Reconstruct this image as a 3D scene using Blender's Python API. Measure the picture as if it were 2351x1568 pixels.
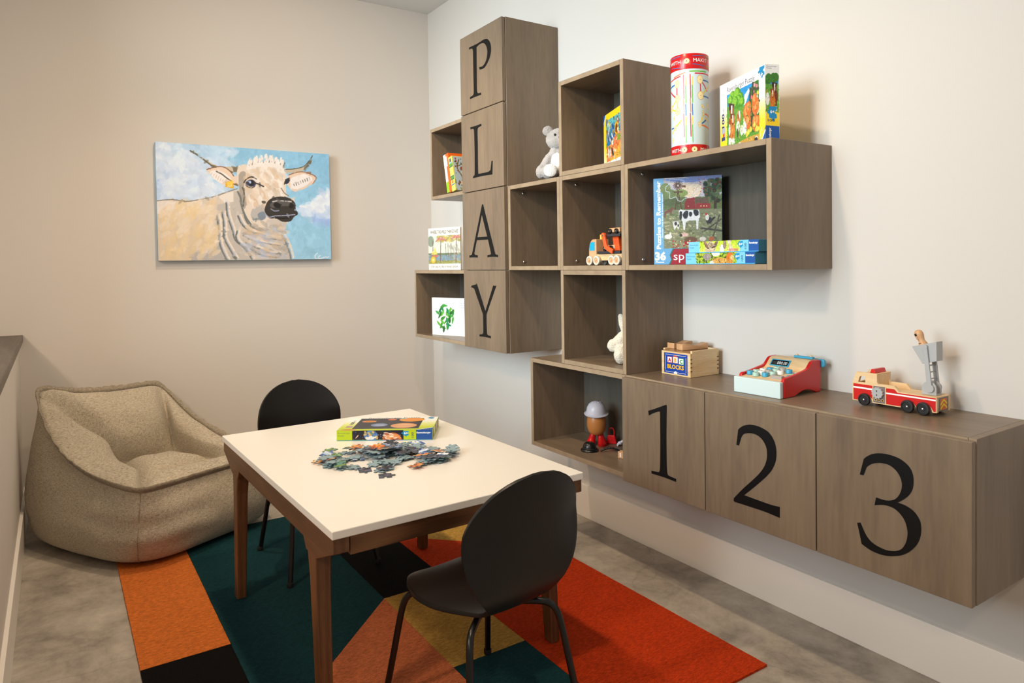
import bpy, bmesh, math, random
import numpy as np
from mathutils import Vector, Matrix, Euler, noise

for o in list(bpy.data.objects):
    bpy.data.objects.remove(o, do_unlink=True)
SC = bpy.context.scene
COL = SC.collection
random.seed(7)
R = math.radians

# ---------------------------------------------------------------- camera
cam_d = bpy.data.cameras.new('camera')
cam_d.sensor_fit = 'HORIZONTAL'
cam_d.sensor_width = 36.0
cam_d.lens = 24.343
cam_d.shift_x = 0.00909
cam_d.shift_y = -0.06034
cam_d.clip_start = 0.02
cam = bpy.data.objects.new('camera', cam_d)
COL.objects.link(cam)
cr = Vector((0.8388167, -0.5441922, -0.0155397))
cu = Vector((0.0260233, 0.0115684, 0.9995944))
cf = Vector((0.5437917, 0.8388808, -0.0238654))
cam.matrix_world = Matrix(((cr.x, cu.x, -cf.x, -2.034356),
                           (cr.y, cu.y, -cf.y, -3.967236),
                           (cr.z, cu.z, -cf.z, 1.175223),
                           (0, 0, 0, 1)))
SC.camera = cam

# ---------------------------------------------------------------- view, world, lights
SC.view_settings.view_transform = 'Standard'
SC.view_settings.look = 'None'
SC.view_settings.gamma = 1.0
SC.view_settings.use_curve_mapping = False
SC.view_settings.exposure = 0.12

W = bpy.data.worlds.new('room_beyond')
SC.world = W
W.use_nodes = True
W.node_tree.nodes['Background'].inputs[0].default_value = (0.92, 0.95, 1.0, 1)
W.node_tree.nodes['Background'].inputs[1].default_value = 0.42


def spot(name, loc, target, power, color, angle=110, blend=0.7, radius=0.05):
    d = bpy.data.lights.new(name, 'SPOT')
    d.energy = power
    d.color = color
    d.spot_size = R(angle)
    d.spot_blend = blend
    d.shadow_soft_size = radius
    o = bpy.data.objects.new(name, d)
    COL.objects.link(o)
    o.location = loc
    o.rotation_euler = (Vector(target) - Vector(loc)).to_track_quat('-Z', 'Y').to_euler()
    return o


def area(name, loc, target, power, color, sx, sy):
    d = bpy.data.lights.new(name, 'AREA')
    d.shape = 'RECTANGLE'
    d.size, d.size_y = sx, sy
    d.energy = power
    d.color = color
    o = bpy.data.objects.new(name, d)
    COL.objects.link(o)
    o.location = loc
    o.rotation_euler = (Vector(target) - Vector(loc)).to_track_quat('-Z', 'Y').to_euler()
    return o


WARM = (1.0, 0.755, 0.51)
# warm track heads under the ceiling of the nook
spot('track_light', (-1.25, -1.15, 2.72), (-1.10, -1.05, 0.0), 56, WARM, 125, 0.9, 0.05)
spot('track_light', (-1.25, -2.50, 2.72), (-1.00, -2.40, 0.0), 54, WARM, 134, 0.9, 0.05)
spot('track_light', (-1.15, -1.75, 2.72), (-1.00, 0.00, 1.40), 38, WARM, 105, 0.9, 0.05)
# lamps of the larger room on the other side of the low wall
spot('room_light', (-3.6, -2.9, 2.72), (-2.2, -2.4, 0.0), 104, WARM, 160, 0.6, 0.12)
spot('room_light', (-3.2, -5.0, 2.72), (-2.0, -3.6, 0.0), 50, WARM, 160, 0.6, 0.12)
# daylight from the tall glazed front of the building, beyond the low wall on the left
day = area('window_daylight', (-6.5, -2.2, 2.5), (0, -0.3, 1.9), 106, (0.74, 0.91, 1.0), 3.0, 3.2)
day.data.spread = R(75)

# ---------------------------------------------------------------- materials


def lin(c):
    c = np.asarray(c, dtype=float) / 255.0
    return np.where(c <= 0.04045, c / 12.92, ((c + 0.055) / 1.055) ** 2.4)


def rgba(c):
    v = lin(c)
    return (float(v[0]), float(v[1]), float(v[2]), 1.0)


MATS = {}


def mat(name, c, rough=0.5, spec=0.5, metal=0.0, bump=None, var=None, coat=0.0, sheen=0.0):
    """plain procedural material; bump=(scale, strength, distance), var=(scale, amount)"""
    if name in MATS:
        return MATS[name]
    m = bpy.data.materials.new(name)
    m.use_nodes = True
    nt = m.node_tree
    b = nt.nodes['Principled BSDF']
    b.inputs['Base Color'].default_value = rgba(c)
    b.inputs['Roughness'].default_value = rough
    b.inputs['Specular IOR Level'].default_value = spec
    b.inputs['Metallic'].default_value = metal
    b.inputs['Coat Weight'].default_value = coat
    if sheen:
        b.inputs['Sheen Weight'].default_value = sheen
    tc = nt.nodes.new('ShaderNodeTexCoord')
    if var:
        n = nt.nodes.new('ShaderNodeTexNoise')
        n.inputs['Scale'].default_value = var[0]
        n.inputs['Detail'].default_value = 4
        nt.links.new(tc.outputs['Object'], n.inputs['Vector'])
        r = nt.nodes.new('ShaderNodeValToRGB')
        r.color_ramp.elements[0].position = 0.3
        r.color_ramp.elements[1].position = 0.7
        a = np.array(c, float)
        r.color_ramp.elements[0].color = rgba(a * (1 - var[1]))
        r.color_ramp.elements[1].color = rgba(np.minimum(a * (1 + var[1]), 255))
        nt.links.new(n.outputs['Fac'], r.inputs['Fac'])
        nt.links.new(r.outputs['Color'], b.inputs['Base Color'])
    if bump:
        n = nt.nodes.new('ShaderNodeTexNoise')
        n.inputs['Scale'].default_value = bump[0]
        n.inputs['Detail'].default_value = 3
        nt.links.new(tc.outputs['Object'], n.inputs['Vector'])
        u = nt.nodes.new('ShaderNodeBump')
        u.inputs['Strength'].default_value = bump[1]
        u.inputs['Distance'].default_value = bump[2]
        nt.links.new(n.outputs['Fac'], u.inputs['Height'])
        nt.links.new(u.outputs['Normal'], b.inputs['Normal'])
    MATS[name] = m
    return m


def wood(name, dark, mid, light, scale=(14, 14, 1.4), rough=0.45, blotch=0.5, ring=0.0, axis_seed=0.0):
    """stained timber: grain stretched along the axis with the small scale value"""
    if name in MATS:
        return MATS[name]
    m = bpy.data.materials.new(name)
    m.use_nodes = True
    nt = m.node_tree
    L = nt.links.new
    b = nt.nodes['Principled BSDF']
    b.inputs['Roughness'].default_value = rough
    b.inputs['Specular IOR Level'].default_value = 0.4
    tc = nt.nodes.new('ShaderNodeTexCoord')
    oi = nt.nodes.new('ShaderNodeObjectInfo')
    mp = nt.nodes.new('ShaderNodeMapping')
    mp.inputs['Scale'].default_value = scale
    mp.inputs['Location'].default_value = (axis_seed, axis_seed * 2, 0)
    L(tc.outputs['Object'], mp.inputs['Vector'])
    ad = nt.nodes.new('ShaderNodeVectorMath')
    ad.operation = 'ADD'
    sc = nt.nodes.new('ShaderNodeVectorMath')
    sc.operation = 'SCALE'
    sc.inputs['Scale'].default_value = 37.0
    cb = nt.nodes.new('ShaderNodeCombineXYZ')
    for k in range(3):
        L(oi.outputs['Random'], cb.inputs[k])
    L(cb.outputs[0], sc.inputs[0])
    L(mp.outputs[0], ad.inputs[0])
    L(sc.outputs[0], ad.inputs[1])
    n1 = nt.nodes.new('ShaderNodeTexNoise')
    n1.inputs['Scale'].default_value = 1.0
    n1.inputs['Detail'].default_value = 6
    n1.inputs['Roughness'].default_value = 0.62
    n1.inputs['Distortion'].default_value = 0.35
    L(ad.outputs[0], n1.inputs['Vector'])
    n2 = nt.nodes.new('ShaderNodeTexNoise')
    n2.inputs['Scale'].default_value = 9.0
    n2.inputs['Detail'].default_value = 4
    L(ad.outputs[0], n2.inputs['Vector'])
    mx = nt.nodes.new('ShaderNodeMix')
    mx.data_type = 'FLOAT'
    mx.inputs[0].default_value = 0.35
    L(n1.outputs['Fac'], mx.inputs[2])
    L(n2.outputs['Fac'], mx.inputs[3])
    out = mx.outputs[0]
    if ring:
        wv = nt.nodes.new('ShaderNodeTexWave')
        wv.wave_type = 'BANDS'
        wv.bands_direction = 'X'
        wv.inputs['Scale'].default_value = 0.55
        wv.inputs['Distortion'].default_value = 7
        wv.inputs['Detail'].default_value = 2
        wv.inputs['Detail Scale'].default_value = 0.7
        L(ad.outputs[0], wv.inputs['Vector'])
        m2 = nt.nodes.new('ShaderNodeMix')
        m2.data_type = 'FLOAT'
        m2.inputs[0].default_value = ring
        L(out, m2.inputs[2])
        L(wv.outputs['Fac'], m2.inputs[3])
        out = m2.outputs[0]
    r = nt.nodes.new('ShaderNodeValToRGB')
    e = r.color_ramp.elements
    e[0].position, e[1].position = 0.33, 0.68
    e[0].color, e[1].color = rgba(dark), rgba(light)
    k = e.new(0.5)
    k.color = rgba(mid)
    L(out, r.inputs['Fac'])
    L(r.outputs['Color'], b.inputs['Base Color'])
    u = nt.nodes.new('ShaderNodeBump')
    u.inputs['Strength'].default_value = 0.12
    u.inputs['Distance'].default_value = 0.001
    L(out, u.inputs['Height'])
    L(u.outputs['Normal'], b.inputs['Normal'])
    MATS[name] = m
    return m


def colour_print(name='printed_paper', rough=0.35):
    if name in MATS:
        return MATS[name]
    m = bpy.data.materials.new(name)
    m.use_nodes = True
    b = m.node_tree.nodes['Principled BSDF']
    b.inputs['Roughness'].default_value = rough
    v = m.node_tree.nodes.new('ShaderNodeVertexColor')
    v.layer_name = 'Col'
    m.node_tree.links.new(v.outputs['Color'], b.inputs['Base Color'])
    MATS[name] = m
    return m


def concrete():
    m = bpy.data.materials.new('polished_concrete')
    m.use_nodes = True
    nt = m.node_tree
    L = nt.links.new
    b = nt.nodes['Principled BSDF']
    b.inputs['Roughness'].default_value = 0.5
    tc = nt.nodes.new('ShaderNodeTexCoord')
    n1 = nt.nodes.new('ShaderNodeTexNoise')
    n1.inputs['Scale'].default_value = 4.5
    n1.inputs['Detail'].default_value = 12
    n1.inputs['Roughness'].default_value = 0.72
    n1.inputs['Distortion'].default_value = 0.25
    L(tc.outputs['Object'], n1.inputs['Vector'])
    r = nt.nodes.new('ShaderNodeValToRGB')
    e = r.color_ramp.elements
    e[0].position, e[1].position = 0.30, 0.70
    e[0].color, e[1].color = rgba((118, 111, 102)), rgba((206, 198, 186))
    k = e.new(0.5)
    k.color = rgba((172, 164, 153))
    L(n1.outputs['Fac'], r.inputs['Fac'])
    # hairline scratches and pits
    v = nt.nodes.new('ShaderNodeTexVoronoi')
    v.feature = 'DISTANCE_TO_EDGE'
    v.inputs['Scale'].default_value = 1.7
    n3 = nt.nodes.new('ShaderNodeTexNoise')
    n3.inputs['Scale'].default_value = 4.0
    mxv = nt.nodes.new('ShaderNodeMix')
    mxv.data_type = 'VECTOR'
    mxv.inputs[0].default_value = 0.25
    L(tc.outputs['Object'], n3.inputs['Vector'])
    L(tc.outputs['Object'], mxv.inputs[4])
    L(n3.outputs['Color'], mxv.inputs[5])
    L(mxv.outputs[1], v.inputs['Vector'])
    r2 = nt.nodes.new('ShaderNodeValToRGB')
    r2.color_ramp.elements[0].position = 0.0
    r2.color_ramp.elements[1].position = 0.006
    r2.color_ramp.elements[0].color = (0.72, 0.72, 0.72, 1)
    r2.color_ramp.elements[1].color = (1, 1, 1, 1)
    L(v.outputs['Distance'], r2.inputs['Fac'])
    mu = nt.nodes.new('ShaderNodeMix')
    mu.data_type = 'RGBA'
    mu.blend_type = 'MULTIPLY'
    mu.inputs[0].default_value = 0.6
    L(r.outputs['Color'], mu.inputs[6])
    L(r2.outputs['Color'], mu.inputs[7])
    L(mu.outputs[2], b.inputs['Base Color'])
    MATS['concrete'] = m
    return m


def carpet(name, c):
    """tufted carpet tile: rows of pile along x"""
    m = bpy.data.materials.new(name)
    m.use_nodes = True
    nt = m.node_tree
    L = nt.links.new
    b = nt.nodes['Principled BSDF']
    b.inputs['Roughness'].default_value = 0.95
    b.inputs['Specular IOR Level'].default_value = 0.08
    tc = nt.nodes.new('ShaderNodeTexCoord')
    mp = nt.nodes.new('ShaderNodeMapping')
    mp.inputs['Scale'].default_value = (70, 300, 40)
    L(tc.outputs['Object'], mp.inputs['Vector'])
    n = nt.nodes.new('ShaderNodeTexNoise')
    n.inputs['Scale'].default_value = 1.0
    n.inputs['Detail'].default_value = 3
    L(mp.outputs[0], n.inputs['Vector'])
    n2 = nt.nodes.new('ShaderNodeTexNoise')
    n2.inputs['Scale'].default_value = 420
    n2.inputs['Detail'].default_value = 2
    L(tc.outputs['Object'], n2.inputs['Vector'])
    mx = nt.nodes.new('ShaderNodeMix')
    mx.data_type = 'FLOAT'
    mx.inputs[0].default_value = 0.45
    L(n.outputs['Fac'], mx.inputs[2])
    L(n2.outputs['Fac'], mx.inputs[3])
    r = nt.nodes.new('ShaderNodeValToRGB')
    e = r.color_ramp.elements
    a = np.array(c, float)
    e[0].position, e[1].position = 0.32, 0.66
    e[0].color, e[1].color = rgba(a * 0.68), rgba(np.minimum(a * 1.1, 255))
    L(mx.outputs[0], r.inputs['Fac'])
    L(r.outputs['Color'], b.inputs['Base Color'])
    u = nt.nodes.new('ShaderNodeBump')
    u.inputs['Strength'].default_value = 0.8
    u.inputs['Distance'].default_value = 0.003
    L(mx.outputs[0], u.inputs['Height'])
    L(u.outputs['Normal'], b.inputs['Normal'])
    return m


def linen(name, dark, light):
    m = bpy.data.materials.new(name)
    m.use_nodes = True
    nt = m.node_tree
    L = nt.links.new
    b = nt.nodes['Principled BSDF']
    b.inputs['Roughness'].default_value = 0.95
    b.inputs['Specular IOR Level'].default_value = 0.1
    b.inputs['Sheen Weight'].default_value = 0.15
    tc = nt.nodes.new('ShaderNodeTexCoord')
    outs = []
    for sc in ((90, 90, 900), (760, 760, 80)):
        mp = nt.nodes.new('ShaderNodeMapping')
        mp.inputs['Scale'].default_value = sc
        L(tc.outputs['Object'], mp.inputs['Vector'])
        n = nt.nodes.new('ShaderNodeTexNoise')
        n.inputs['Scale'].default_value = 1.0
        n.inputs['Detail'].default_value = 3
        L(mp.outputs[0], n.inputs['Vector'])
        outs.append(n.outputs['Fac'])
    mx = nt.nodes.new('ShaderNodeMix')
    mx.data_type = 'FLOAT'
    mx.inputs[0].default_value = 0.5
    L(outs[0], mx.inputs[2])
    L(outs[1], mx.inputs[3])
    r = nt.nodes.new('ShaderNodeValToRGB')
    e = r.color_ramp.elements
    e[0].position, e[1].position = 0.36, 0.60
    e[0].color, e[1].color = rgba(dark), rgba(light)
    L(mx.outputs[0], r.inputs['Fac'])
    L(r.outputs['Color'], b.inputs['Base Color'])
    u = nt.nodes.new('ShaderNodeBump')
    u.inputs['Strength'].default_value = 0.5
    u.inputs['Distance'].default_value = 0.0015
    L(mx.outputs[0], u.inputs['Height'])
    L(u.outputs['Normal'], b.inputs['Normal'])
    MATS[name] = m
    return m


def plaster(name, c):
    return mat(name, c, rough=0.75, spec=0.25, bump=(260, 0.08, 0.002))


# ---------------------------------------------------------------- mesh helpers


class B:
    """collects faces; build() links them as one mesh object"""

    def __init__(s):
        s.v, s.f, s.m = [], [], []

    def add(s, vs, fs, mi=0):
        n = len(s.v)
        s.v += [tuple(q) for q in vs]
        s.f += [tuple(i + n for i in q) for q in fs]
        s.m += [mi] * len(fs)
        return s

    def box(s, x0, x1, y0, y1, z0, z1, mi=0, front=None):
        if x1 < x0: x0, x1 = x1, x0
        if y1 < y0: y0, y1 = y1, y0
        if z1 < z0: z0, z1 = z1, z0
        vs = [(x0, y0, z0), (x1, y0, z0), (x1, y1, z0), (x0, y1, z0),
              (x0, y0, z1), (x1, y0, z1), (x1, y1, z1), (x0, y1, z1)]
        fs = [(0, 3, 2, 1), (4, 5, 6, 7), (0, 1, 5, 4), (1, 2, 6, 5), (2, 3, 7, 6), (3, 0, 4, 7)]
        s.add(vs, fs, mi)
        if front is not None:
            s.m[-1] = front      # the face towards -x
        return s

    def prism(s, pts, d0, d1, axis='y', mi=0):
        """outline pts extruded from d0 to d1; axis y: pts=(x,z); axis x: pts=(y,z); axis z: pts=(x,y)"""
        def P(a, b, d):
            return {'y': (a, d, b), 'x': (d, a, b), 'z': (a, b, d)}[axis]
        ar = sum(pts[i - 1][0] * pts[i][1] - pts[i][0] * pts[i - 1][1] for i in range(len(pts)))
        q = list(pts) if ar > 0 else list(reversed(pts))
        if d1 < d0:
            d0, d1 = d1, d0
        if axis == 'y':
            q = list(reversed(q))
        n = len(q)
        vs = [P(a, b, d0) for a, b in q] + [P(a, b, d1) for a, b in q]
        fs = [tuple(reversed(range(n))), tuple(range(n, 2 * n))]
        fs += [(i, (i + 1) % n, n + (i + 1) % n, n + i) for i in range(n)]
        return s.add(vs, fs, mi)

    def rings(s, loops, cap0=True, cap1=True, mi=0, closed=True):
        n = len(loops[0])
        vs = [p for l in loops for p in l]
        fs = []
        for k in range(len(loops) - 1):
            for i in range(n if closed else n - 1):
                j = (i + 1) % n
                fs.append((k * n + i, k * n + j, (k + 1) * n + j, (k + 1) * n + i))
        if cap0: fs.append(tuple(reversed(range(n))))
        if cap1: fs.append(tuple((len(loops) - 1) * n + i for i in range(n)))
        return s.add(vs, fs, mi)

    def tube(s, path, r, n=10, mi=0):
        path = [Vector(p) for p in path]
        rr = r if isinstance(r, (list, tuple)) else [r] * len(path)
        loops = []
        up = None
        for i, p in enumerate(path):
            t = (path[min(i + 1, len(path) - 1)] - path[max(i - 1, 0)]).normalized()
            if up is None:
                up = Vector((0, 0, 1)) if abs(t.z) < 0.9 else Vector((0, 1, 0))
            a = t.cross(up).normalized()
            up = a.cross(t).normalized()
            loops.append([p + (a * math.cos(2 * math.pi * k / n) + up * math.sin(2 * math.pi * k / n)) * rr[i] for k in range(n)])
        s.rings([list(reversed(l)) for l in loops], True, True, mi)
        return s

    def lathe(s, prof, c=(0, 0, 0), axis='z', n=24, mi=0):
        """prof: list of (radius, height)"""
        c = Vector(c)
        loops = []
        for r, h in prof:
            l = []
            for k in range(n):
                a = 2 * math.pi * k / n
                ca, sa = math.cos(a) * max(r, 1e-5), math.sin(a) * max(r, 1e-5)
                l.append(c + {'z': Vector((ca, sa, h)), 'y': Vector((sa, h, ca)), 'x': Vector((h, ca, sa))}[axis])
            loops.append(l)
        return s.rings(loops, True, True, mi)

    def ell(s, c, r, n=16, m=10, rot=None, mi=0):
        c = Vector(c)
        loops = []
        for j in range(1, m):
            th = math.pi * j / m
            l = []
            for k in range(n):
                a = 2 * math.pi * k / n
                q = Vector((r[0] * math.sin(th) * math.cos(a), r[1] * math.sin(th) * math.sin(a), -r[2] * math.cos(th)))
                if rot: q = rot @ q
                l.append(c + q)
            loops.append(l)
        return s.rings(loops, True, True, mi)

    def build(s, name, mats, parent=None, smooth=False, bevel=0.0, seg=2, loc=None, rot=None, fix=True):
        me = bpy.data.meshes.new(name)
        me.from_pydata(s.v, [], s.f)
        if not isinstance(mats, (list, tuple)):
            mats = [mats]
        for m in mats:
            me.materials.append(m)
        if len(mats) > 1:
            me.polygons.foreach_set('material_index', s.m)
        if bevel or fix:
            bm = bmesh.new()
            bm.from_mesh(me)
            if fix:
                bmesh.ops.remove_doubles(bm, verts=bm.verts, dist=1e-6)
                bmesh.ops.recalc_face_normals(bm, faces=bm.faces)
            if bevel:
                ed = [e for e in bm.edges if len(e.link_faces) == 2 and e.calc_face_angle(0) > R(28)]
                bmesh.ops.bevel(bm, geom=ed, offset=bevel, segments=seg, profile=0.5, affect='EDGES', clamp_overlap=True)
            bm.to_mesh(me)
            bm.free()
        if smooth:
            me.polygons.foreach_set('use_smooth', [True] * len(me.polygons))
            if smooth != 'all':
                me.set_sharp_from_angle(angle=R(40))
        me.update()
        o = bpy.data.objects.new(name, me)
        COL.objects.link(o)
        if parent: o.parent = parent
        if loc is not None: o.location = loc
        if rot is not None: o.rotation_euler = rot
        return o


def tag(o, label=None, cat=None, group=None, kind=None):
    if label: o['label'] = label
    if cat: o['category'] = cat
    if group: o['group'] = group
    if kind: o['kind'] = kind
    return o


def thing(name, label, cat, loc=(0, 0, 0), rot=(0, 0, 0), group=None):
    o = bpy.data.objects.new(name, None)
    o.empty_display_size = 0.05
    COL.objects.link(o)
    o.location = loc
    o.rotation_euler = rot
    return tag(o, label, cat, group)


def copy_tree(o, parent=None):
    c = o.copy()
    COL.objects.link(c)
    c.parent = parent
    for ch in list(o.children):
        copy_tree(ch, c)
    return c


def catmull(pts, n=6, closed=False):
    P = [Vector(p) for p in pts]
    out = []
    N = len(P)
    for i in range(N if closed else N - 1):
        if closed:
            a, b, c, d = P[i - 1], P[i], P[(i + 1) % N], P[(i + 2) % N]
        else:
            a, b, c, d = P[max(i - 1, 0)], P[i], P[i + 1], P[min(i + 2, N - 1)]
        for k in range(n):
            t = k / n
            out.append(0.5 * ((2 * b) + (c - a) * t + (2 * a - 5 * b + 4 * c - d) * t * t + (3 * b - a - 3 * c + d) * t ** 3))
    if not closed:
        out.append(P[-1])
    return out


# ---- lettering set in the built-in font, turned into thin meshes
_TXT = {}


def text_mesh(body, bold=0.0):
    key = (body, bold)
    if key not in _TXT:
        cu_ = bpy.data.curves.new('lettering', 'FONT')
        cu_.body = body
        cu_.size = 1.0
        cu_.resolution_u = 2
        cu_.offset = bold
        t = bpy.data.objects.new('lettering', cu_)
        COL.objects.link(t)
        me = bpy.data.meshes.new_from_object(t)
        v = np.array([q.co[:2] for q in me.vertices]) if len(me.vertices) else np.zeros((0, 2))
        f = [tuple(q.vertices) for q in me.polygons]
        bpy.data.objects.remove(t, do_unlink=True)
        bpy.data.curves.remove(cu_)
        bpy.data.meshes.remove(me)
        _TXT[key] = (v, f)
    return _TXT[key]


def lettering(parent, body, org, U, V, u, v, h, m, w=None, bold=0.0, eps=0.0004, anchor='l', bend=None):
    """text with cap height h at (u, v) metres in the frame org, U (right), V (up)"""
    vv, ff = text_mesh(body, bold)
    if not len(vv):
        return None
    U, V, org = Vector(U), Vector(V), Vector(org)
    N = U.cross(V)
    s = h / 0.72
    x = vv[:, 0] - vv[:, 0].min()
    wid = x.max()
    sx = s if w is None else w / wid
    if anchor == 'c':
        x = x - wid / 2
    elif anchor == 'r':
        x = x - wid
    b = B()
    if bend:
        pts = [bend(u + a * sx, v + c * s) for a, c in zip(x, vv[:, 1])]
    else:
        pts = [org + U * (u + a * sx) + V * (v + c * s) + N * eps for a, c in zip(x, vv[:, 1])]
    b.add(pts, ff)
    return b.build('lettering', m, parent, fix=False)


# ---- small pictures: painted into a colour grid, carried by a mesh


class Art:
    """x right, y down, both 0..1"""

    def __init__(s, w, h, c=(255, 255, 255)):
        w, h = 2 * w, 2 * h          # painted at twice the mesh resolution
        s.w, s.h = w, h
        s.a = np.empty((h, w, 3))
        s.a[:] = c
        s.rng = np.random.default_rng(5)
        s.map = None

    def _box(s, x0, y0, x1, y1):
        a0, a1 = max(int(x0 * s.w) - 1, 0), min(int(x1 * s.w) + 2, s.w)
        b0, b1 = max(int(y0 * s.h) - 1, 0), min(int(y1 * s.h) + 2, s.h)
        return a0, a1, b0, b1

    def _put(s, reg, msk, c, al):
        a0, a1, b0, b1 = reg
        sub = s.a[b0:b1, a0:a1]
        w = (msk * al)[..., None]
        sub[:] = sub * (1 - w) + np.array(c, float) * w

    def _grid(s, reg):
        a0, a1, b0, b1 = reg
        return np.meshgrid((np.arange(a0, a1) + 0.5) / s.w, (np.arange(b0, b1) + 0.5) / s.h)

    def poly(s, pts, c, al=1.0, smooth=0):
        if s.map: pts = [s.map(*p) for p in pts]
        if smooth:
            pts = [(q.x, q.y) for q in catmull([(a, b, 0) for a, b in pts], smooth, True)]
        p = np.array(pts, float)
        reg = s._box(p[:, 0].min(), p[:, 1].min(), p[:, 0].max(), p[:, 1].max())
        if reg[1] <= reg[0] or reg[3] <= reg[2]: return s
        X, Y = s._grid(reg)
        ins = np.zeros(X.shape, bool)
        for i in range(len(p)):
            x1, y1 = p[i - 1]
            x2, y2 = p[i]
            if y1 == y2: continue
            ins ^= ((y1 > Y) != (y2 > Y)) & (X < (x2 - x1) * (Y - y1) / (y2 - y1) + x1)
        s._put(reg, ins.astype(float), c, al)
        return s

    def ell(s, cx, cy, rx, ry, c, ang=0, al=1.0, soft=0.0):
        """radii in units of the picture width"""
        if s.map: cx, cy = s.map(cx, cy)
        asp = s.h / s.w
        m_ = max(rx, ry)
        reg = s._box(cx - m_, cy - m_ / asp, cx + m_, cy + m_ / asp)
        if reg[1] <= reg[0] or reg[3] <= reg[2]: return s
        X, Y = s._grid(reg)
        dx, dy = X - cx, (Y - cy) * asp
        ca, sa = math.cos(ang), math.sin(ang)
        d = ((dx * ca + dy * sa) / rx) ** 2 + ((-dx * sa + dy * ca) / ry) ** 2
        k = (d < 1).astype(float) if not soft else np.clip((1 - d) / soft, 0, 1)
        s._put(reg, k, c, al)
        return s

    def line(s, pts, wid, c, al=1.0, smooth=0, taper=False):
        if s.map: pts = [s.map(*p) for p in pts]
        if smooth:
            pts = [(q.x, q.y) for q in catmull([(a, b, 0) for a, b in pts], smooth)]
        asp = s.h / s.w
        n = len(pts) - 1
        for i in range(n):
            (x1, y1), (x2, y2) = pts[i], pts[i + 1]
            w = wid * (1 - 0.85 * i / n) if taper else wid
            w = max(w, 0.55 / s.w)
            reg = s._box(min(x1, x2) - w, min(y1, y2) - w / asp, max(x1, x2) + w, max(y1, y2) + w / asp)
            if reg[1] <= reg[0] or reg[3] <= reg[2]: continue
            X, Y = s._grid(reg)
            ax, ay, bx, by = x1, y1 * asp, x2, y2 * asp
            dx, dy = bx - ax, by - ay
            t = np.clip(((X - ax) * dx + (Y * asp - ay) * dy) / (dx * dx + dy * dy + 1e-12), 0, 1)
            d = np.hypot(X - ax - t * dx, Y * asp - ay - t * dy)
            s._put(reg, (d < w).astype(float), c, al)
        return s

    def grad(s, x0, y0, x1, y1, c0, c1, horizontal=False):
        reg = s._box(x0, y0, x1, y1)
        X, Y = s._grid(reg)
        t = np.clip((X - x0) / (x1 - x0) if horizontal else (Y - y0) / (y1 - y0), 0, 1)[..., None]
        a0, a1, b0, b1 = reg
        s.a[b0:b1, a0:a1] = np.array(c0, float) * (1 - t) + np.array(c1, float) * t
        return s

    def rect(s, x0, y0, x1, y1, c, al=1.0):
        mp, s.map = s.map, None
        s.poly([(x0, y0), (x1, y0), (x1, y1), (x0, y1)], c, al)
        s.map = mp
        return s

    def dabs(s, n, x0, y0, x1, y1, r, cols, ang=None, stretch=2.0, al=0.8):
        """scattered brush dabs in the given colours"""
        mp, s.map = s.map, None
        for _ in range(n):
            q = s.rng.random(3)
            a = s.rng.random() * math.pi if ang is None else ang + (s.rng.random() - 0.5) * 0.9
            rr = r * (0.5 + s.rng.random())
            s.ell(x0 + q[0] * (x1 - x0), y0 + q[1] * (y1 - y0), rr * stretch, rr, cols[int(q[2] * len(cols)) % len(cols)], a, al)
        s.map = mp
        return s

    def paintery(s, n, r, jit=14, stretch=2.6):
        """re-lay the picture as short strokes of slightly varying colour"""
        mp, s.map = s.map, None
        for _ in range(n):
            x, y = s.rng.random(2)
            c = s.a[min(int(y * s.h), s.h - 1), min(int(x * s.w), s.w - 1)]
            k = (s.rng.random() - 0.5) * 2 * jit
            rr = r * (0.4 + s.rng.random())
            s.ell(x, y, rr * stretch, rr, np.clip(c + k, 0, 255), s.rng.random() * math.pi, 0.55)
        s.map = mp
        return s

    def speck(s, x0, y0, x1, y1, n, r, jit):
        """fine broken colour laid over part of a printed picture"""
        mp, s.map = s.map, None
        for _ in range(n):
            x, y = x0 + s.rng.random() * (x1 - x0), y0 + s.rng.random() * (y1 - y0)
            c = s.a[min(max(int(y * s.h), 0), s.h - 1), min(max(int(x * s.w), 0), s.w - 1)]
            k = (s.rng.random() - 0.5) * 2 * jit
            rr = r * (0.4 + s.rng.random())
            s.ell(x, y, rr * 1.7, rr, np.clip(c * (1 + k / 90) + k * 0.4, 0, 255), s.rng.random() * math.pi, 0.8)
        s.map = mp
        return s

    def mesh(s, name, parent, org, U, V, w, h, eps=0.0003, m=None, bend=None):
        """org: lower left corner"""
        org, U, V = Vector(org), Vector(U), Vector(V)
        N = U.cross(V)
        ny, nx = s.h // 2, s.w // 2
        pic = s.a.reshape(ny, 2, nx, 2, 3).mean((1, 3))
        us = (np.arange(nx) / (nx - 1) * w)
        vs = ((1 - np.arange(ny) / (ny - 1)) * h)
        UU, VV = np.meshgrid(us, vs)
        if bend:
            P = np.array([bend(a, b) for a, b in zip(UU.ravel(), VV.ravel())])
        else:
            P = np.array(org)[None] + UU.ravel()[:, None] * np.array(U)[None] + VV.ravel()[:, None] * np.array(V)[None] + np.array(N)[None] * eps
        ii = np.arange(nx * ny).reshape(ny, nx)
        F = np.stack([ii[1:, :-1], ii[1:, 1:], ii[:-1, 1:], ii[:-1, :-1]], -1).reshape(-1, 4)
        me = bpy.data.meshes.new(name)
        me.vertices.add(len(P))
        me.vertices.foreach_set('co', P.astype(np.float32).ravel())
        me.loops.add(F.size)
        me.loops.foreach_set('vertex_index', F.astype(np.int32).ravel())
        me.polygons.add(len(F))
        me.polygons.foreach_set('loop_start', np.arange(0, F.size, 4, dtype=np.int32))
        me.update(calc_edges=True)
        at = me.color_attributes.new('Col', 'FLOAT_COLOR', 'POINT')
        c = np.ones((len(P), 4), np.float32)
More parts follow.
